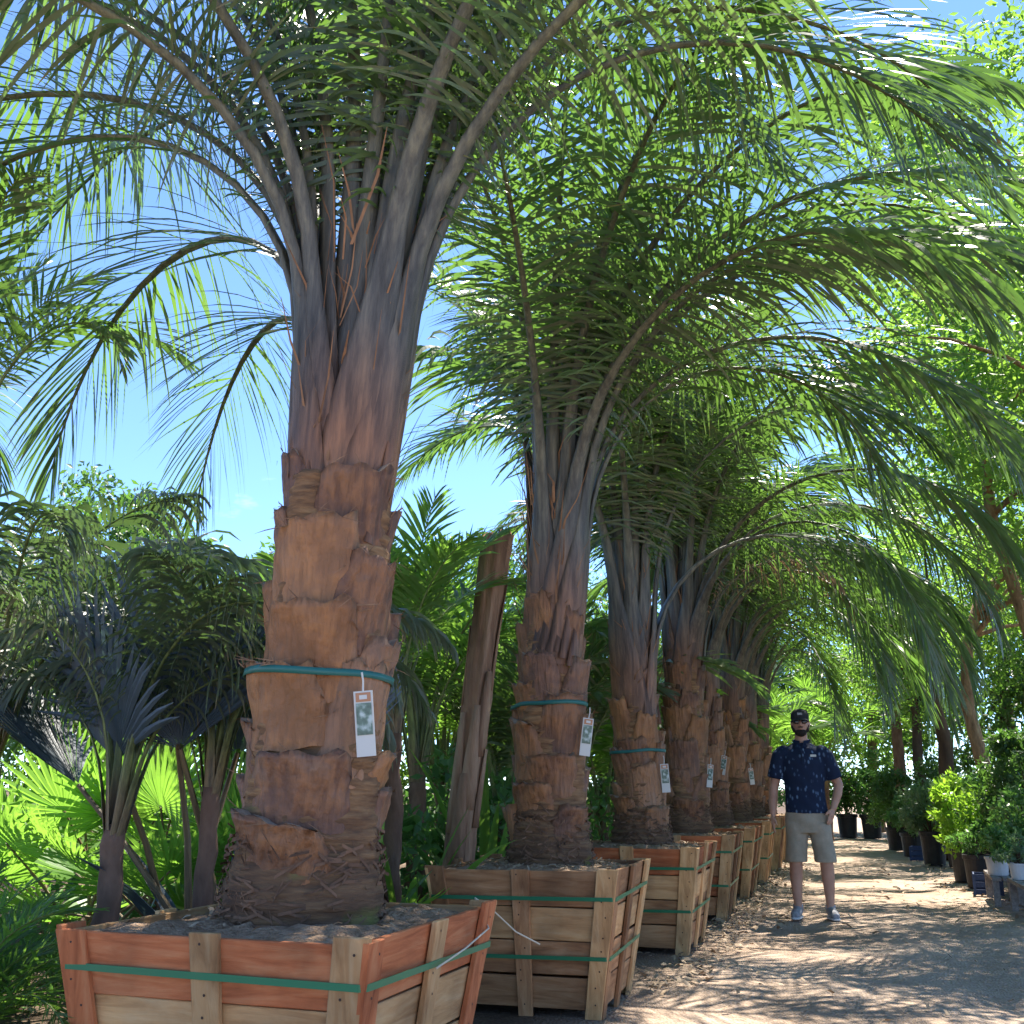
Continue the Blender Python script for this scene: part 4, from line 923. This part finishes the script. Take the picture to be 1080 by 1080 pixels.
# ------------------------------------------------------------------ cut leaning trunk
def cut_trunk():
    o = empty('cut_palm_trunk', (-2.72, 7.2, 0))
    h = 3.0; n = 28; m = 40; g = np.random.default_rng(8)
    z = np.linspace(0, h, m); an = 2 * np.pi * np.arange(n) / n
    rr = np.interp(z, [0, .6, 2.2, 3.0], [.125, .108, .095, .112])
    Rr = rr[:, None] + 0.012 * np.sin(an * 9 + 1.5 * np.sin(z[:, None] * 2)) * np.interp(z, [0, 1, 3], [.4, .7, 1.3])[:, None] + g.normal(0, .003, (m, n))
    cx = 0.33 * (z / h) ** 1.2; top = np.zeros((m, n)); top[-1] = g.uniform(-.06, .02, n) + .02 * np.cos(an)
    V = np.stack([Rr * np.cos(an) + cx[:, None], Rr * np.sin(an), z[:, None] + top], 2).reshape(-1, 3)
    V = np.concatenate([V, [[cx[-1], 0, h - .05]]])
    a = (np.arange(m - 1)[:, None] * n + np.arange(n)[None, :]).ravel(); b = (np.arange(m - 1)[:, None] * n + (np.arange(n)[None, :] + 1) % n).ravel()
    cap = np.stack([(m - 1) * n + np.arange(n), (m - 1) * n + (np.arange(n) + 1) % n, np.full(n, m * n)], 1)
    link('trunk', np_mesh('trunk', V, [np.stack([a, b, b + n, a + n], 1), cap], M['old_trunk'], True), o)
    gg = random.Random(4)
    for i in range(11):       # old leaf-base strips still clasping the upper trunk
        a_ = i * 2.4; z0 = gg.uniform(0.5, 2.1); l_ = gg.uniform(.5, .85); mb = MB(); V2 = []; rows = 5
        for j in range(rows):
            zz = min(z0 + l_ * j / (rows - 1), 2.99); w = [.34, .32, .26, .18, .12][j]; c0 = 0.33 * (zz / h) ** 1.2; r_ = float(np.interp(zz, z, rr)) + .012 + .012 * j / rows
            for u in (-1, 0, 1): V2.append((c0 + r_ * math.cos(a_ + u * w * 1.6), r_ * math.sin(a_ + u * w * 1.6), zz))
        F2 = [[j * 3 + u, j * 3 + u + 1, j * 3 + u + 4, j * 3 + u + 3] for j in range(rows - 1) for u in (0, 1)]
        mb.add(V2, F2); q = mb.build('leaf_base', M['old_trunk'], o, True); sol = q.modifiers.new('thickness', 'SOLIDIFY'); sol.thickness = 0.008
    return tag(o, 'bare cut-off palm trunk leaning upright behind the brown planter box', 'tree trunk')
M['old_trunk'] = noise_mat('weathered_trunk', [(0.28, (0.13, 0.072, 0.045)), (0.5, (0.30, 0.175, 0.105)), (0.75, (0.46, 0.31, 0.20))], 9, (1, 1, 0.16), 0.85, 0.7)
cut_trunk()

# dry stubs and broad leaves between the first two boxes
def strap_plant(loc, seed, n, mat, L, w, label, cat='plant', group=None):
    g = random.Random(seed); o = empty('broad_leaf_plant', loc)
    mb0 = MB(); mb0.tube([(0, 0, 0), (0, 0, .15)], [.03, .02], 8); mb0.build('stem', M['thin_trunk'], o, True)
    for i in range(n):
        a = i * 2.4 + g.gauss(0, .3); el = rad(g.uniform(45, 82)); p = Vector((0, 0, .1)); V = []; d = Vector((math.cos(a) * math.cos(el), math.sin(a) * math.cos(el), math.sin(el))); sd_ = Vector((-math.sin(a), math.cos(a), 0))
        l_ = L * g.uniform(.6, 1.1); st = 7
        for j in range(st + 1):
            q = j / st; ww = w * math.sin(math.pi * min(1, .12 + q * .86)) ** .8 * (1 if q < 1 else .1)
            nn = sd_.cross(d).normalized()
            V += [p - sd_ * ww + nn * ww * .35, p, p + sd_ * ww + nn * ww * .35]
            p = p + d * (l_ / st); d = (d + Vector((0, 0, -.10 * (1 + q)))).normalized()
        F = [[j * 3 + u, j * 3 + u + 1, j * 3 + u + 4, j * 3 + u + 3] for j in range(st) for u in (0, 1)]
        mb = MB(); mb.add(V, F); mb.build('leaf', mat, o, True)
    return tag(o, label, cat, group)
strap_plant((-2.55, 6.0, 0.0), 1, 11, M['palm_leaf_light'], 1.25, .035, 'strappy green plant rising between the reddish and brown boxes')
strap_plant((-2.50, 5.15, 0.0), 2, 8, M['shrub_leaf'], 1.15, .06, 'broad-leaved plant squeezed close behind the reddish box')
strap_plant((-2.86, 4.6, 0.0), 6, 7, M['blue_leaf'], 1.15, .075, 'grey broad-leaved plant in front of the lime fan palms')
strap_plant((-2.75, 8.0, 0.0), 4, 12, M['palm_leaf_light'], 1.5, .04, 'strappy green plant behind the second palm in the row')

def leaf_mass(name, boxes, n, size, mat, seed, label):
    g = random.Random(seed); cen, rr = [], []
    for (x0, x1, y0, y1, z0, z1, k) in boxes:
        for i in range(k): cen.append((g.uniform(x0, x1), g.uniform(y0, y1), g.uniform(z0, z1))); rr.append(g.uniform(.25, .5))
    o = link(name, leaf_cloud(cen, rr, n, size, seed, mat, name))
    return tag(o, label, 'undergrowth', kind='stuff')
leaf_mass('undergrowth', [(-3.6, -2.7, 7.0, 22, .1, 1.3, 60), (-8, -3.6, 6.3, 16, .1, 1.0, 60), (-5.5, -3.6, 3.6, 5.0, 0.0, .45, 12), (-4, 4, 28.5, 31, .2, 2.6, 60), (2.3, 7, 13, 28, .2, 1.8, 70)], 130, 0.13, M['shrub_leaf'], 5, 'dense low green undergrowth filling the ground behind the boxes')

# ------------------------------------------------------------------ potted plants on the right
def pot_mesh(r, h, mat):
    mb = MB(); mb.lathe([(r * .80, 0), (r * .84, h * .03), (r * .97, h * .86), (r * 1.06, h * .87), (r * 1.07, h), (r * .98, h), (r * .95, h * .9), (r * .2, h * .88)], 22)
    return mb.mesh('pot', mat, False)
def shrub(loc, r, h, pmat, lmat, fr, fh, nclump, per, size, seed, label, group='potted plants lining the road', flowers=None, name='potted_shrub', zc=None):
    g = random.Random(seed); o = empty(name, loc, g.uniform(0, 6))
    link('pot', pot_mesh(r, h, pmat), o)
    mb = MB(); cen, rr = [], []
    for i in range(nclump):
        a = g.uniform(0, 6.28); q = math.sqrt(g.random()); z = g.random()
        wz = math.sin(math.pi * (0.18 + 0.75 * z)) ** .7
        cen.append((fr * q * wz * math.cos(a), fr * q * wz * math.sin(a), h + fh * (0.08 + .85 * z))); rr.append(fr * g.uniform(.22, .42))
    for c in cen[:9]: mb.tube([(c[0] * .1, c[1] * .1, h * .85), (c[0] * .4, c[1] * .4, h + (c[2] - h) * .5), c], [.012, .009, .004], 5)
    mb.build('stems', M['bark_dark'], o, True)
    link('foliage', leaf_cloud(cen, rr, per, size, seed, lmat, 'foliage', flat=.9), o)
    if flowers: link('flowers', leaf_cloud([(c[0], c[1], c[2] + .05) for c in cen[::2]], [q * 1.1 for q in rr[::2]], max(6, per // 6), size * .8, seed + 1, flowers, 'flowers'), o)
    return tag(o, label, 'potted plant', group)
B_, W_ = M['black_plastic'], M['white_plastic']
shrub((1.28, 15.1, 0), .16, .40, B_, M['lime_leaf'], .40, .95, 26, 80, .075, 1, 'lime green bushy shrub in a tall black pot, brightest of the pots')
shrub((1.62, 15.5, 0), .17, .42, B_, M['shrub_leaf'], .42, .9, 24, 80, .075, 2, 'mid green shrub in a black pot beside the lime green shrub')
shrub((1.34, 14.2, 0), .15, .38, B_, M['shrub_leaf'], .22, .35, 12, 60, .06, 3, 'small tufted plant in a black pot before the lime green shrub')
shrub((1.12, 18.2, 0), .19, .50, B_, M['grey_leaf'], .45, .75, 26, 80, .085, 4, 'silver-green leafy shrub in a large dark pot')
shrub((1.45, 17.8, 0), .19, .50, B_, M['lime_leaf'], .42, .8, 24, 70, .08, 5, 'yellow-green shrub in a dark pot beside the silver-green shrub')
shrub((0.92, 20.3, 0), .2, .40, B_, M['shrub_leaf'], .4, .6, 20, 70, .08, 6, 'shrub in a dark pot behind the silver-green one')
shrub((0.75, 22.3, 0), .22, .42, B_, M['tree_leaf_dark'], .6, 1.1, 30, 90, .09, 7, 'dark green rounded bush in a dark pot past the silver-green shrub')
shrub((1.5, 21.4, 0), .24, .45, B_, M['tree_leaf_dark'], .75, 1.2, 34, 90, .09, 8, 'largest dark green bush in a pot, behind the row of smaller pots')
shrub((1.95, 14.2, 0), .26, .6, B_, M['tree_leaf_dark'], .52, 1.25, 40, 120, .075, 9, 'tall dark clipped bush towering behind the bench with the white pot')
shrub((1.78, 13.0, 0), .2, .5, B_, M['shrub_leaf'], .4, .75, 22, 80, .07, 10, 'leafy green shrub in a black pot right behind the bench')
for i, (x, y) in enumerate([(-0.75, 27.2), (-0.2, 27.6), (0.35, 27.4), (0.9, 27.0)]):
    shrub((x, y, 0), .24, .55, B_, (M['shrub_leaf'], M['tree_leaf_dark'])[i % 2], .5, 1.0, 26, 70, .1, 20 + i,
          ['green potted shrub at the far end of the road, nearest the boxes', 'potted shrub topped with red flowers at the far end of the road', 'dark potted shrub beside the red-flowered one', 'green potted shrub in the far corner of the road'][i], flowers=M['red_leaf'] if i == 1 else None)

# benches with pots on
def bench(loc, rz, label, L=1.0, h=0.30, d=.30):
    o = empty('pot_bench', loc, rz)
    for k in range(3):
        mb = MB(); mb.box((0, -d / 2 + d * (k + .5) / 3, h - .0175), (L, d / 3 - .012, .035)); mb.build('slat', M['grey_wood'], o, bevel=.003)
    for sx_ in (-1, 1):
        for sy_ in (-1, 1):
            mb = MB(); mb.box((sx_ * (L / 2 - .06), sy_ * (d / 2 - .04), (h - .036) / 2), (.06, .06, h - .036)); mb.build('leg', M['grey_wood'], o)
    mb = MB(); mb.box((0, -d / 2 + .012, h - .075), (L - .14, .02, .07)); mb.build('apron', M['grey_wood'], o)
    return tag(o, label, 'bench', 'low benches carrying pots')
bench((1.42, 12.55, 0), rad(88), 'low weathered bench carrying the white pot', 1.1, .28)
bench((1.52, 11.2, 0), rad(91), 'low weathered bench before the one with the white pot', 1.1, .30)
shrub((1.36, 12.35, .28), .115, .18, W_, M['shrub_leaf'], .25, .26, 14, 70, .06, 31, 'small green plant in a white pot standing on the bench')
shrub((1.5, 12.85, .28), .11, .18, B_, M['shrub_leaf'], .24, .3, 12, 60, .06, 32, 'small plant in a black pot standing beside the white pot')
shrub((1.47, 11.55, .30), .10, .15, W_, M['grey_leaf'], .2, .25, 10, 60, .05, 33, 'small silvery plant in a short white pot on the bench')
def crate(loc, rz, mat, label):
    o = empty('plastic_crate', loc, rz); W, D, H_ = .36, .28, .22
    for (c, d_) in [((0, -D / 2, 0), (W, .012)), ((0, D / 2, 0), (W, .012)), ((-W / 2, 0, 0), (.012, D - .014)), ((W / 2, 0, 0), (.012, D - .014))]:
        for k in range(3):
            mb = MB(); mb.box((c[0], c[1], .03 + k * .08), (d_[0], d_[1], .055)); mb.build('slat', mat, o)
    for sx_ in (-1, 1):
        for sy_ in (-1, 1):
            mb = MB(); mb.box((sx_ * W / 2, sy_ * D / 2, H_ / 2), (.03, .03, H_)); mb.build('corner_post', mat, o)
    return tag(o, label, 'crate', 'plastic crates by the benches')
crate((1.36, 13.45, 0), rad(85), M['blue_plastic'], 'dark blue plastic crate on the ground past the white pot bench')
crate((0.98, 19.35, 0), rad(82), M['blue_plastic'], 'dark blue plastic crate between the far potted shrubs')

# ------------------------------------------------------------------ loose ground litter
def litter(label, areas, mat, seed, smin, smax):
    ms = [chip_cloud(seed + i, n, a, 0.004, mat, smin, smax, 'leaf_litter') for i, (a, n) in enumerate(areas)]
    import bmesh
    bm = bmesh.new()
    for m_ in ms: bm.from_mesh(m_)
    me = bpy.data.meshes.new('leaf_litter'); bm.to_mesh(me); bm.free(); me.materials.append(mat)
    return tag(link('leaf_litter', me), label, 'litter', kind='stuff')
litter('dry leaf scraps scattered along the foot of the boxes', [((-1.3, -0.95, 6.6, 20), 900), ((-1.2, -0.6, 6.6, 20), 350), ((-2.6, -1.1, 6.4, 20), 500), ((-0.8, 1.2, 5, 20), 260), ((0.9, 1.6, 11, 22), 250), ((-6, -2.4, 2.5, 12), 900)], M['chips'], 71, .02, .09)
# ------------------------------------------------------------------ the standing man
def remeshed(mb, name, mat, voxel, smooth=6, fac=0.5, deform=None):
    tmp = mb.build('body_source', mat)
    r = tmp.modifiers.new('remesh', 'REMESH'); r.mode = 'VOXEL'; r.voxel_size = voxel; r.use_smooth_shade = True
    s = tmp.modifiers.new('smooth', 'SMOOTH'); s.factor = fac; s.iterations = smooth
    dg = bpy.context.evaluated_depsgraph_get(); dg.update()
    me = bpy.data.meshes.new_from_object(tmp.evaluated_get(dg)); me.name = name
    bpy.data.objects.remove(tmp)
    if deform:
        for v in me.vertices: v.co = deform(v.co)
    me.materials.clear(); me.materials.append(mat)
    me.polygons.foreach_set('use_smooth', np.ones(len(me.polygons), dtype=bool)); me.update()
    return me
def loft(mb, rings, n=20):
    """rings: (cx, cy, z, rx, ry)"""
    V, F = [], []
    for (cx, cy, z, rx, ry) in rings: V += [(cx + rx * math.cos(2*math.pi*k/n), cy + ry * math.sin(2*math.pi*k/n), z) for k in range(n)]
    for i in range(len(rings) - 1):
        for k in range(n):
            a = i * n + k; b = i * n + (k + 1) % n; F.append([a, b, b + n, a + n])
    F.append(list(range(n))[::-1]); F.append([(len(rings) - 1) * n + k for k in range(n)])
    mb.add(V, F)
M['skin'] = noise_mat('skin', [(0.3, (0.38, 0.20, 0.13)), (0.7, (0.50, 0.29, 0.20))], 8, rough=0.5, bump=0.03, spec=0.35)
M['khaki'] = noise_mat('khaki_cloth', [(0.3, (0.28, 0.24, 0.175)), (0.7, (0.38, 0.33, 0.25))], 10, rough=0.9, bump=0.25, bscale=30, spec=0.15)
M['beard'] = noise_mat('dark_beard', [(0.3, (0.012, 0.009, 0.008)), (0.7, (0.035, 0.026, 0.02))], 60, rough=0.8, bump=0.6, bscale=140)
M['cap'] = noise_mat('dark_cap', [(0.3, (0.018, 0.018, 0.02)), (0.7, (0.04, 0.04, 0.045))], 20, rough=0.9, bump=0.1)
M['lens'] = flat_mat('dark_lens', (0.006, 0.006, 0.008), 0.08, 0.6)
M['shoe'] = noise_mat('grey_shoe', [(0.3, (0.20, 0.20, 0.21)), (0.7, (0.36, 0.36, 0.37))], 30, rough=0.85, bump=0.1)
M['sole'] = flat_mat('white_sole', (0.55, 0.55, 0.54), 0.6)
def shirt_material():
    m, n, l, b, out = new_mat('navy_leaf_print_cloth')
    t = n.new('ShaderNodeTexCoord'); mpn = n.new('ShaderNodeMapping'); mpn.inputs['Rotation'].default_value = (0.3, 0.5, 0.8); mpn.inputs['Scale'].default_value = (1, 1, 0.55)
    l.new(t.outputs['Object'], mpn.inputs[0])
    vo = n.new('ShaderNodeTexVoronoi'); vo.inputs['Scale'].default_value = 30; l.new(mpn.outputs[0], vo.inputs['Vector'])
    r = ramp(n, [(0.0, (0.16, 0.24, 0.34)), (0.22, (0.09, 0.15, 0.24)), (0.34, (0.012, 0.022, 0.05)), (1.0, (0.010, 0.018, 0.042))]); l.new(vo.outputs['Distance'], r.inputs[0])
    nz2 = n.new('ShaderNodeTexNoise'); nz2.inputs['Scale'].default_value = 9; l.new(t.outputs['Object'], nz2.inputs[0])
    r2 = ramp(n, [(0.36, (0.15, 0.15, 0.15)), (0.55, (1, 1, 1))]); l.new(nz2.outputs[0], r2.inputs[0])
    mm = n.new('ShaderNodeMixRGB'); mm.inputs[1].default_value = (0.011, 0.020, 0.046, 1); l.new(r2.outputs[0], mm.inputs[0]); l.new(r.outputs[0], mm.inputs[2])
    l.new(mm.outputs[0], b.inputs['Base Color']); b.inputs['Roughness'].default_value = 0.85; b.inputs['Specular IOR Level'].default_value = 0.2
    n3 = n.new('ShaderNodeTexNoise'); n3.inputs['Scale'].default_value = 9; l.new(mpn.outputs[0], n3.inputs[0])
    bp = n.new('ShaderNodeBump'); bp.inputs['Strength'].default_value = 0.5; bp.inputs['Distance'].default_value = 0.02; l.new(n3.outputs[0], bp.inputs['Height']); l.new(bp.outputs[0], b.inputs['Normal'])
    return m
M['shirt'] = shirt_material()

def hand(mb, wrist, d, side, palm_n, curl=0.5, s=1.0):
    """palm and five fingers from the wrist along d; side = direction of the thumb; palm_n = palm normal"""
    w, d, side, pn = Vector(wrist), Vector(d).normalized(), Vector(side).normalized(), Vector(palm_n).normalized()
    mb.tube([w - d * .02, w + d * .03 * s, w + d * .07 * s, w + d * .095 * s], [.026, .036 * s, .042 * s, .036 * s], 10, flat=0.5, up=pn)
    for i, (off, ln) in enumerate([(.030, .072), (.010, .082), (-.010, .076), (-.029, .060)]):
        p = w + d * .088 * s + side * off * s; q = p; pts = [p - d * .02]; dd = d.copy()
        for k, f in enumerate((.45, .32, .23)):
            q = q + dd * ln * s * f; pts.append(q.copy()); dd = (dd + pn * curl * (.5 + .3 * k)).normalized()
        mb.tube(pts, [.0095 * s, .0095 * s, .0085 * s, .007 * s], 7)
    p = w + d * .03 * s + side * .03 * s
    mb.tube([p - side * .012, p + side * .018 * s + d * .02 * s + pn * .008, p + side * .026 * s + d * .045 * s + pn * .014, p + side * .024 * s + d * .068 * s + pn * .02], [.013 * s, .0125 * s, .0105 * s, .008 * s], 7)

def build_person(loc, rz):
    o = empty('person', loc, rz)
    mb = MB()
    # head, neck
    mb.ball((0, -.005, 1.675), (.072, .090, .108), 16, 12); mb.ball((0, -.028, 1.610), (.055, .062, .052), 14, 8)
    mb.tube([(0, .015, 1.44), (0, .012, 1.53), (0, .0, 1.60)], [.068, .057, .056], 14)
    mb.tube([(0, -.088, 1.690), (0, -.104, 1.668), (0, -.100, 1.652)], [.010, .015, .014], 8)
    for s in (-1, 1): mb.ball((s * .077, .008, 1.668), (.012, .020, .032), 8, 6); mb.ball((s * .03, -.079, 1.69), (.016, .012, .010), 8, 6)
    mb.ball((0, -.086, 1.628), (.024, .010, .006), 8, 6)
    # trunk of the body
    loft(mb, [(0, .0, .86, .135, .095), (0, 0, .98, .138, .100), (0, 0, 1.12, .150, .108), (0, 0, 1.28, .168, .115), (0, 0, 1.40, .165, .105), (0, .005, 1.46, .12, .085), (0, .01, 1.50, .07, .06)])
    for s in (-1, 1): mb.ball((s * .165, .005, 1.415), (.07, .065, .065), 12, 8)
    # his right arm hangs down, the other bends with the hand at the hip pocket
    mb.tube([(-.18, .005, 1.42), (-.225, .01, 1.28), (-.262, .02, 1.14), (-.272, .015, 1.10), (-.285, -.01, .98), (-.292, -.03, .87)], [.052, .050, .043, .042, .040, .028], 14)
    hand(mb, (-.292, -.03, .875), (-.02, -.10, -1), (.25, -1, 0), (1, 0, 0), 0.35)
    mb.tube([(.18, .005, 1.42), (.225, .02, 1.29), (.285, .045, 1.165), (.297, .045, 1.135), (.280, .01, 1.05), (.232, -.045, .925)], [.052, .050, .044, .043, .041, .028], 14)
    hand(mb, (.236, -.040, .935), (-.35, -.35, -1), (-.5, -.8, .3), (-.8, .5, .2), 0.3)
    # legs
    for s, fx in ((-1, -.125), (1, .150)):
        mb.tube([(s * .085, 0, .90), (fx * .86, -.005, .70), (fx * .94, -.008, .52), (fx * .95, -.010, .47), (fx * .98, .008, .36), (fx, .010, .27), (fx, .008, .12), (fx, .005, .06)], [.075, .075, .062, .058, .058, .050, .036, .038], 16)
        mb.tube([(fx, .04, .05), (fx + s * .01, -.05, .05), (fx + s * .02, -.14, .035)], [.036, .036, .03], 10)
    link('body', remeshed(mb, 'body', M['skin'], 0.0075, 5, 0.5), o)
    # shirt
    sb = MB()
    g = random.Random(2)
    loft(sb, [(0.005, -.004, .885, .187, .132), (0.003, -.004, .93, .184, .130), (0, 0, 1.02, .176, .127), (0, 0, 1.12, .176, .128), (0, 0, 1.22, .184, .131), (0, 0, 1.32, .192, .131), (0, .002, 1.39, .190, .120), (0, .006, 1.44, .160, .102), (0, .01, 1.485, .105, .080), (0, .012, 1.505, .078, .066)], 28)
    for s in (-1, 1): sb.ball((s * .165, .006, 1.41), (.080, .076, .074), 14, 10)
    sb.tube([(-.13, .005, 1.42), (-.20, .006, 1.385), (-.232, .01, 1.27), (-.248, .015, 1.19)], [.078, .076, .074, .078], 16)
    sb.tube([(.13, .005, 1.42), (.20, .008, 1.385), (.238, .018, 1.27), (.262, .032, 1.19)], [.078, .076, .074, .078], 16)
    def crease(c):
        k = 0.006 * math.sin(c.z * 46 + c.x * 22 + 2 * math.sin(c.x * 13)) * (1 if c.z < 1.35 else .4)
        return Vector((c.x * (1 + k * .5), c.y * (1 + k * 3), c.z))
    sh = link('shirt', remeshed(sb, 'shirt', M['shirt'], 0.010, 4, 0.5, crease), o)
    cb = MB()
    for s in (-1, 1):
        cb.hexa([(s * .002, -.088, 1.455), (s * .060, -.092, 1.452), (s * .066, -.080, 1.452), (s * .004, -.078, 1.455), (s * .020, -.066, 1.520), (s * .075, -.018, 1.530), (s * .070, -.010, 1.530), (s * .018, -.058, 1.520)])
    cb.tube([(-.070, -.01, 1.522), (-.055, .06, 1.53), (0, .085, 1.535), (.055, .06, 1.53), (.070, -.01, 1.522)], .012, 8)
    link('collar', cb.mesh('collar', M['shirt']), sh)
    pb = MB(); pb.box((.002, -.133, 1.375), (.026, .008, .15)); link('placket', pb.mesh('placket', M['shirt'], bevel=.002), sh)
    eb = MB(); eb.box((.092, -.126, 1.385), (.052, .008, .020)); link('chest_emblem', eb.mesh('chest_emblem', M['white'], bevel=.002), sh)
    # shorts
    ob = MB()
    loft(ob, [(0, 0, .72, .190, .126), (0, 0, .82, .192, .130), (0, 0, .90, .182, .128), (0, 0, .935, .172, .122)], 24)
    for s, fx in ((-1, -.125), (1, .150)):
        loft(ob, [(fx * .92, -.006, .47, .098, .108), (fx * .88, -.006, .55, .096, .106), (fx * .76, -.004, .68, .096, .108), (fx * .70, 0, .80, .104, .116)], 20)
    so = link('shorts', remeshed(ob, 'shorts', M['khaki'], 0.010, 4, 0.5, lambda c: Vector((c.x, c.y * (1 + .02 * math.sin(c.z * 40 + c.x * 30)), c.z))), o)
    fb = MB(); fb.box((.01, -.127, .84), (.006, .006, .11)); link('fly_seam', fb.mesh('fly_seam', M['khaki']), so)
    # shoes
    for s, fx in ((-1, -.125), (1, .150)):
        h = MB(); h.tube([(fx - s * .0, .075, .055), (fx, .03, .062), (fx + s * .012, -.06, .052), (fx + s * .028, -.15, .040), (fx + s * .036, -.195, .036)], [.036, .043, .046, .043, .026], 14, flat=.95); h.tube([(fx, .02, .06), (fx, .02, .115)], [.045, .046], 12)
        shoe = link('shoe', remeshed(h, 'shoe', M['shoe'], 0.008, 3, 0.5), o)
        k = MB(); k.tube([(fx, .09, .014), (fx, .0, .014), (fx + s * .012, -.08, .014), (fx + s * .028, -.16, .014), (fx + s * .038, -.215, .014)], [.030, .044, .049, .046, .02], 14, flat=.32); link('sole', k.mesh('sole', M['sole'], True), shoe)
    # beard, cap, glasses
    bb = MB(); bb.ball((0, -.046, 1.595), (.054, .054, .040), 16, 10); bb.ball((0, -.090, 1.641), (.030, .012, .007), 12, 6)
    for s in (-1, 1): bb.tube([(s * .071, -.005, 1.665), (s * .070, -.022, 1.635), (s * .055, -.045, 1.605)], [.008, .013, .017], 8)
    link('beard', remeshed(bb, 'beard', M['beard'], 0.006, 3), o)
    lb = MB(); lb.ball((0, -.103, 1.628), (.020, .006, .0065), 10, 6); link('lips', lb.mesh('lips', M['skin'], True), o)
    kb = MB(); n = 24
    prof = [(.082, 1.708), (.086, 1.725), (.084, 1.755), (.072, 1.785), (.045, 1.803), (.012, 1.808)]
    V, F = [], []
    for r_, z in prof: V += [(r_ * .96 * math.cos(2*math.pi*k/n), .0 + r_ * 1.16 * math.sin(2*math.pi*k/n), z) for k in range(n)]
    for i in range(len(prof) - 1):
        for k in range(n):
            a = i * n + k; b = i * n + (k + 1) % n; F.append([a, b, b + n, a + n])
    F.append([(len(prof) - 1) * n + k for k in range(n)]); kb.add(V, F)
    cap = link('cap', kb.mesh('cap', M['cap'], True), o)
    vb = MB(); V, F = [], []; m = 14
    for j in range(4):
        for i in range(m):
            a = math.pi + math.pi * (.12 + .76 * i / (m - 1)); q = j / 3
            V.append((math.cos(a) * (.080 + .012 * q), math.sin(a) * (.094 + .075 * q), 1.722 - .020 * q - .012 * abs(math.cos(a)) ** 2))
    for j in range(3):
        for i in range(m - 1): a = j * m + i; F.append([a, a + m, a + m + 1, a + 1])
    vb.add(V, F); vz = link('visor', vb.mesh('visor', M['cap'], True), cap); md = vz.modifiers.new('thickness', 'SOLIDIFY'); md.thickness = .005
    pb = MB(); pb.box((0, -.0975, 1.758), (.044, .008, .022)); pt = link('cap_patch', pb.mesh('cap_patch', M['shoe'], bevel=.002), cap); pt.rotation_euler = (0, 0, 0)
    gb = MB()
    for s in (-1, 1):
        gb.ball((s * .033, -.093, 1.687), (.029, .007, .020), 14, 8)
        gb.tube([(s * .062, -.085, 1.692), (s * .076, -.03, 1.690), (s * .078, .02, 1.683)], .0035, 6)
    gb.tube([(-.010, -.098, 1.693), (0, -.101, 1.695), (.010, -.098, 1.693)], .003, 6)
    link('sunglasses', gb.mesh('sunglasses', M['lens'], True), o)
    return tag(o, 'bearded person in cap, navy patterned shirt and khaki shorts standing on the dirt road', 'person')
pm = build_person((-0.44, 10.6, -0.012), rad(3)); pm.scale = (1.05, 1.05, 1.05)
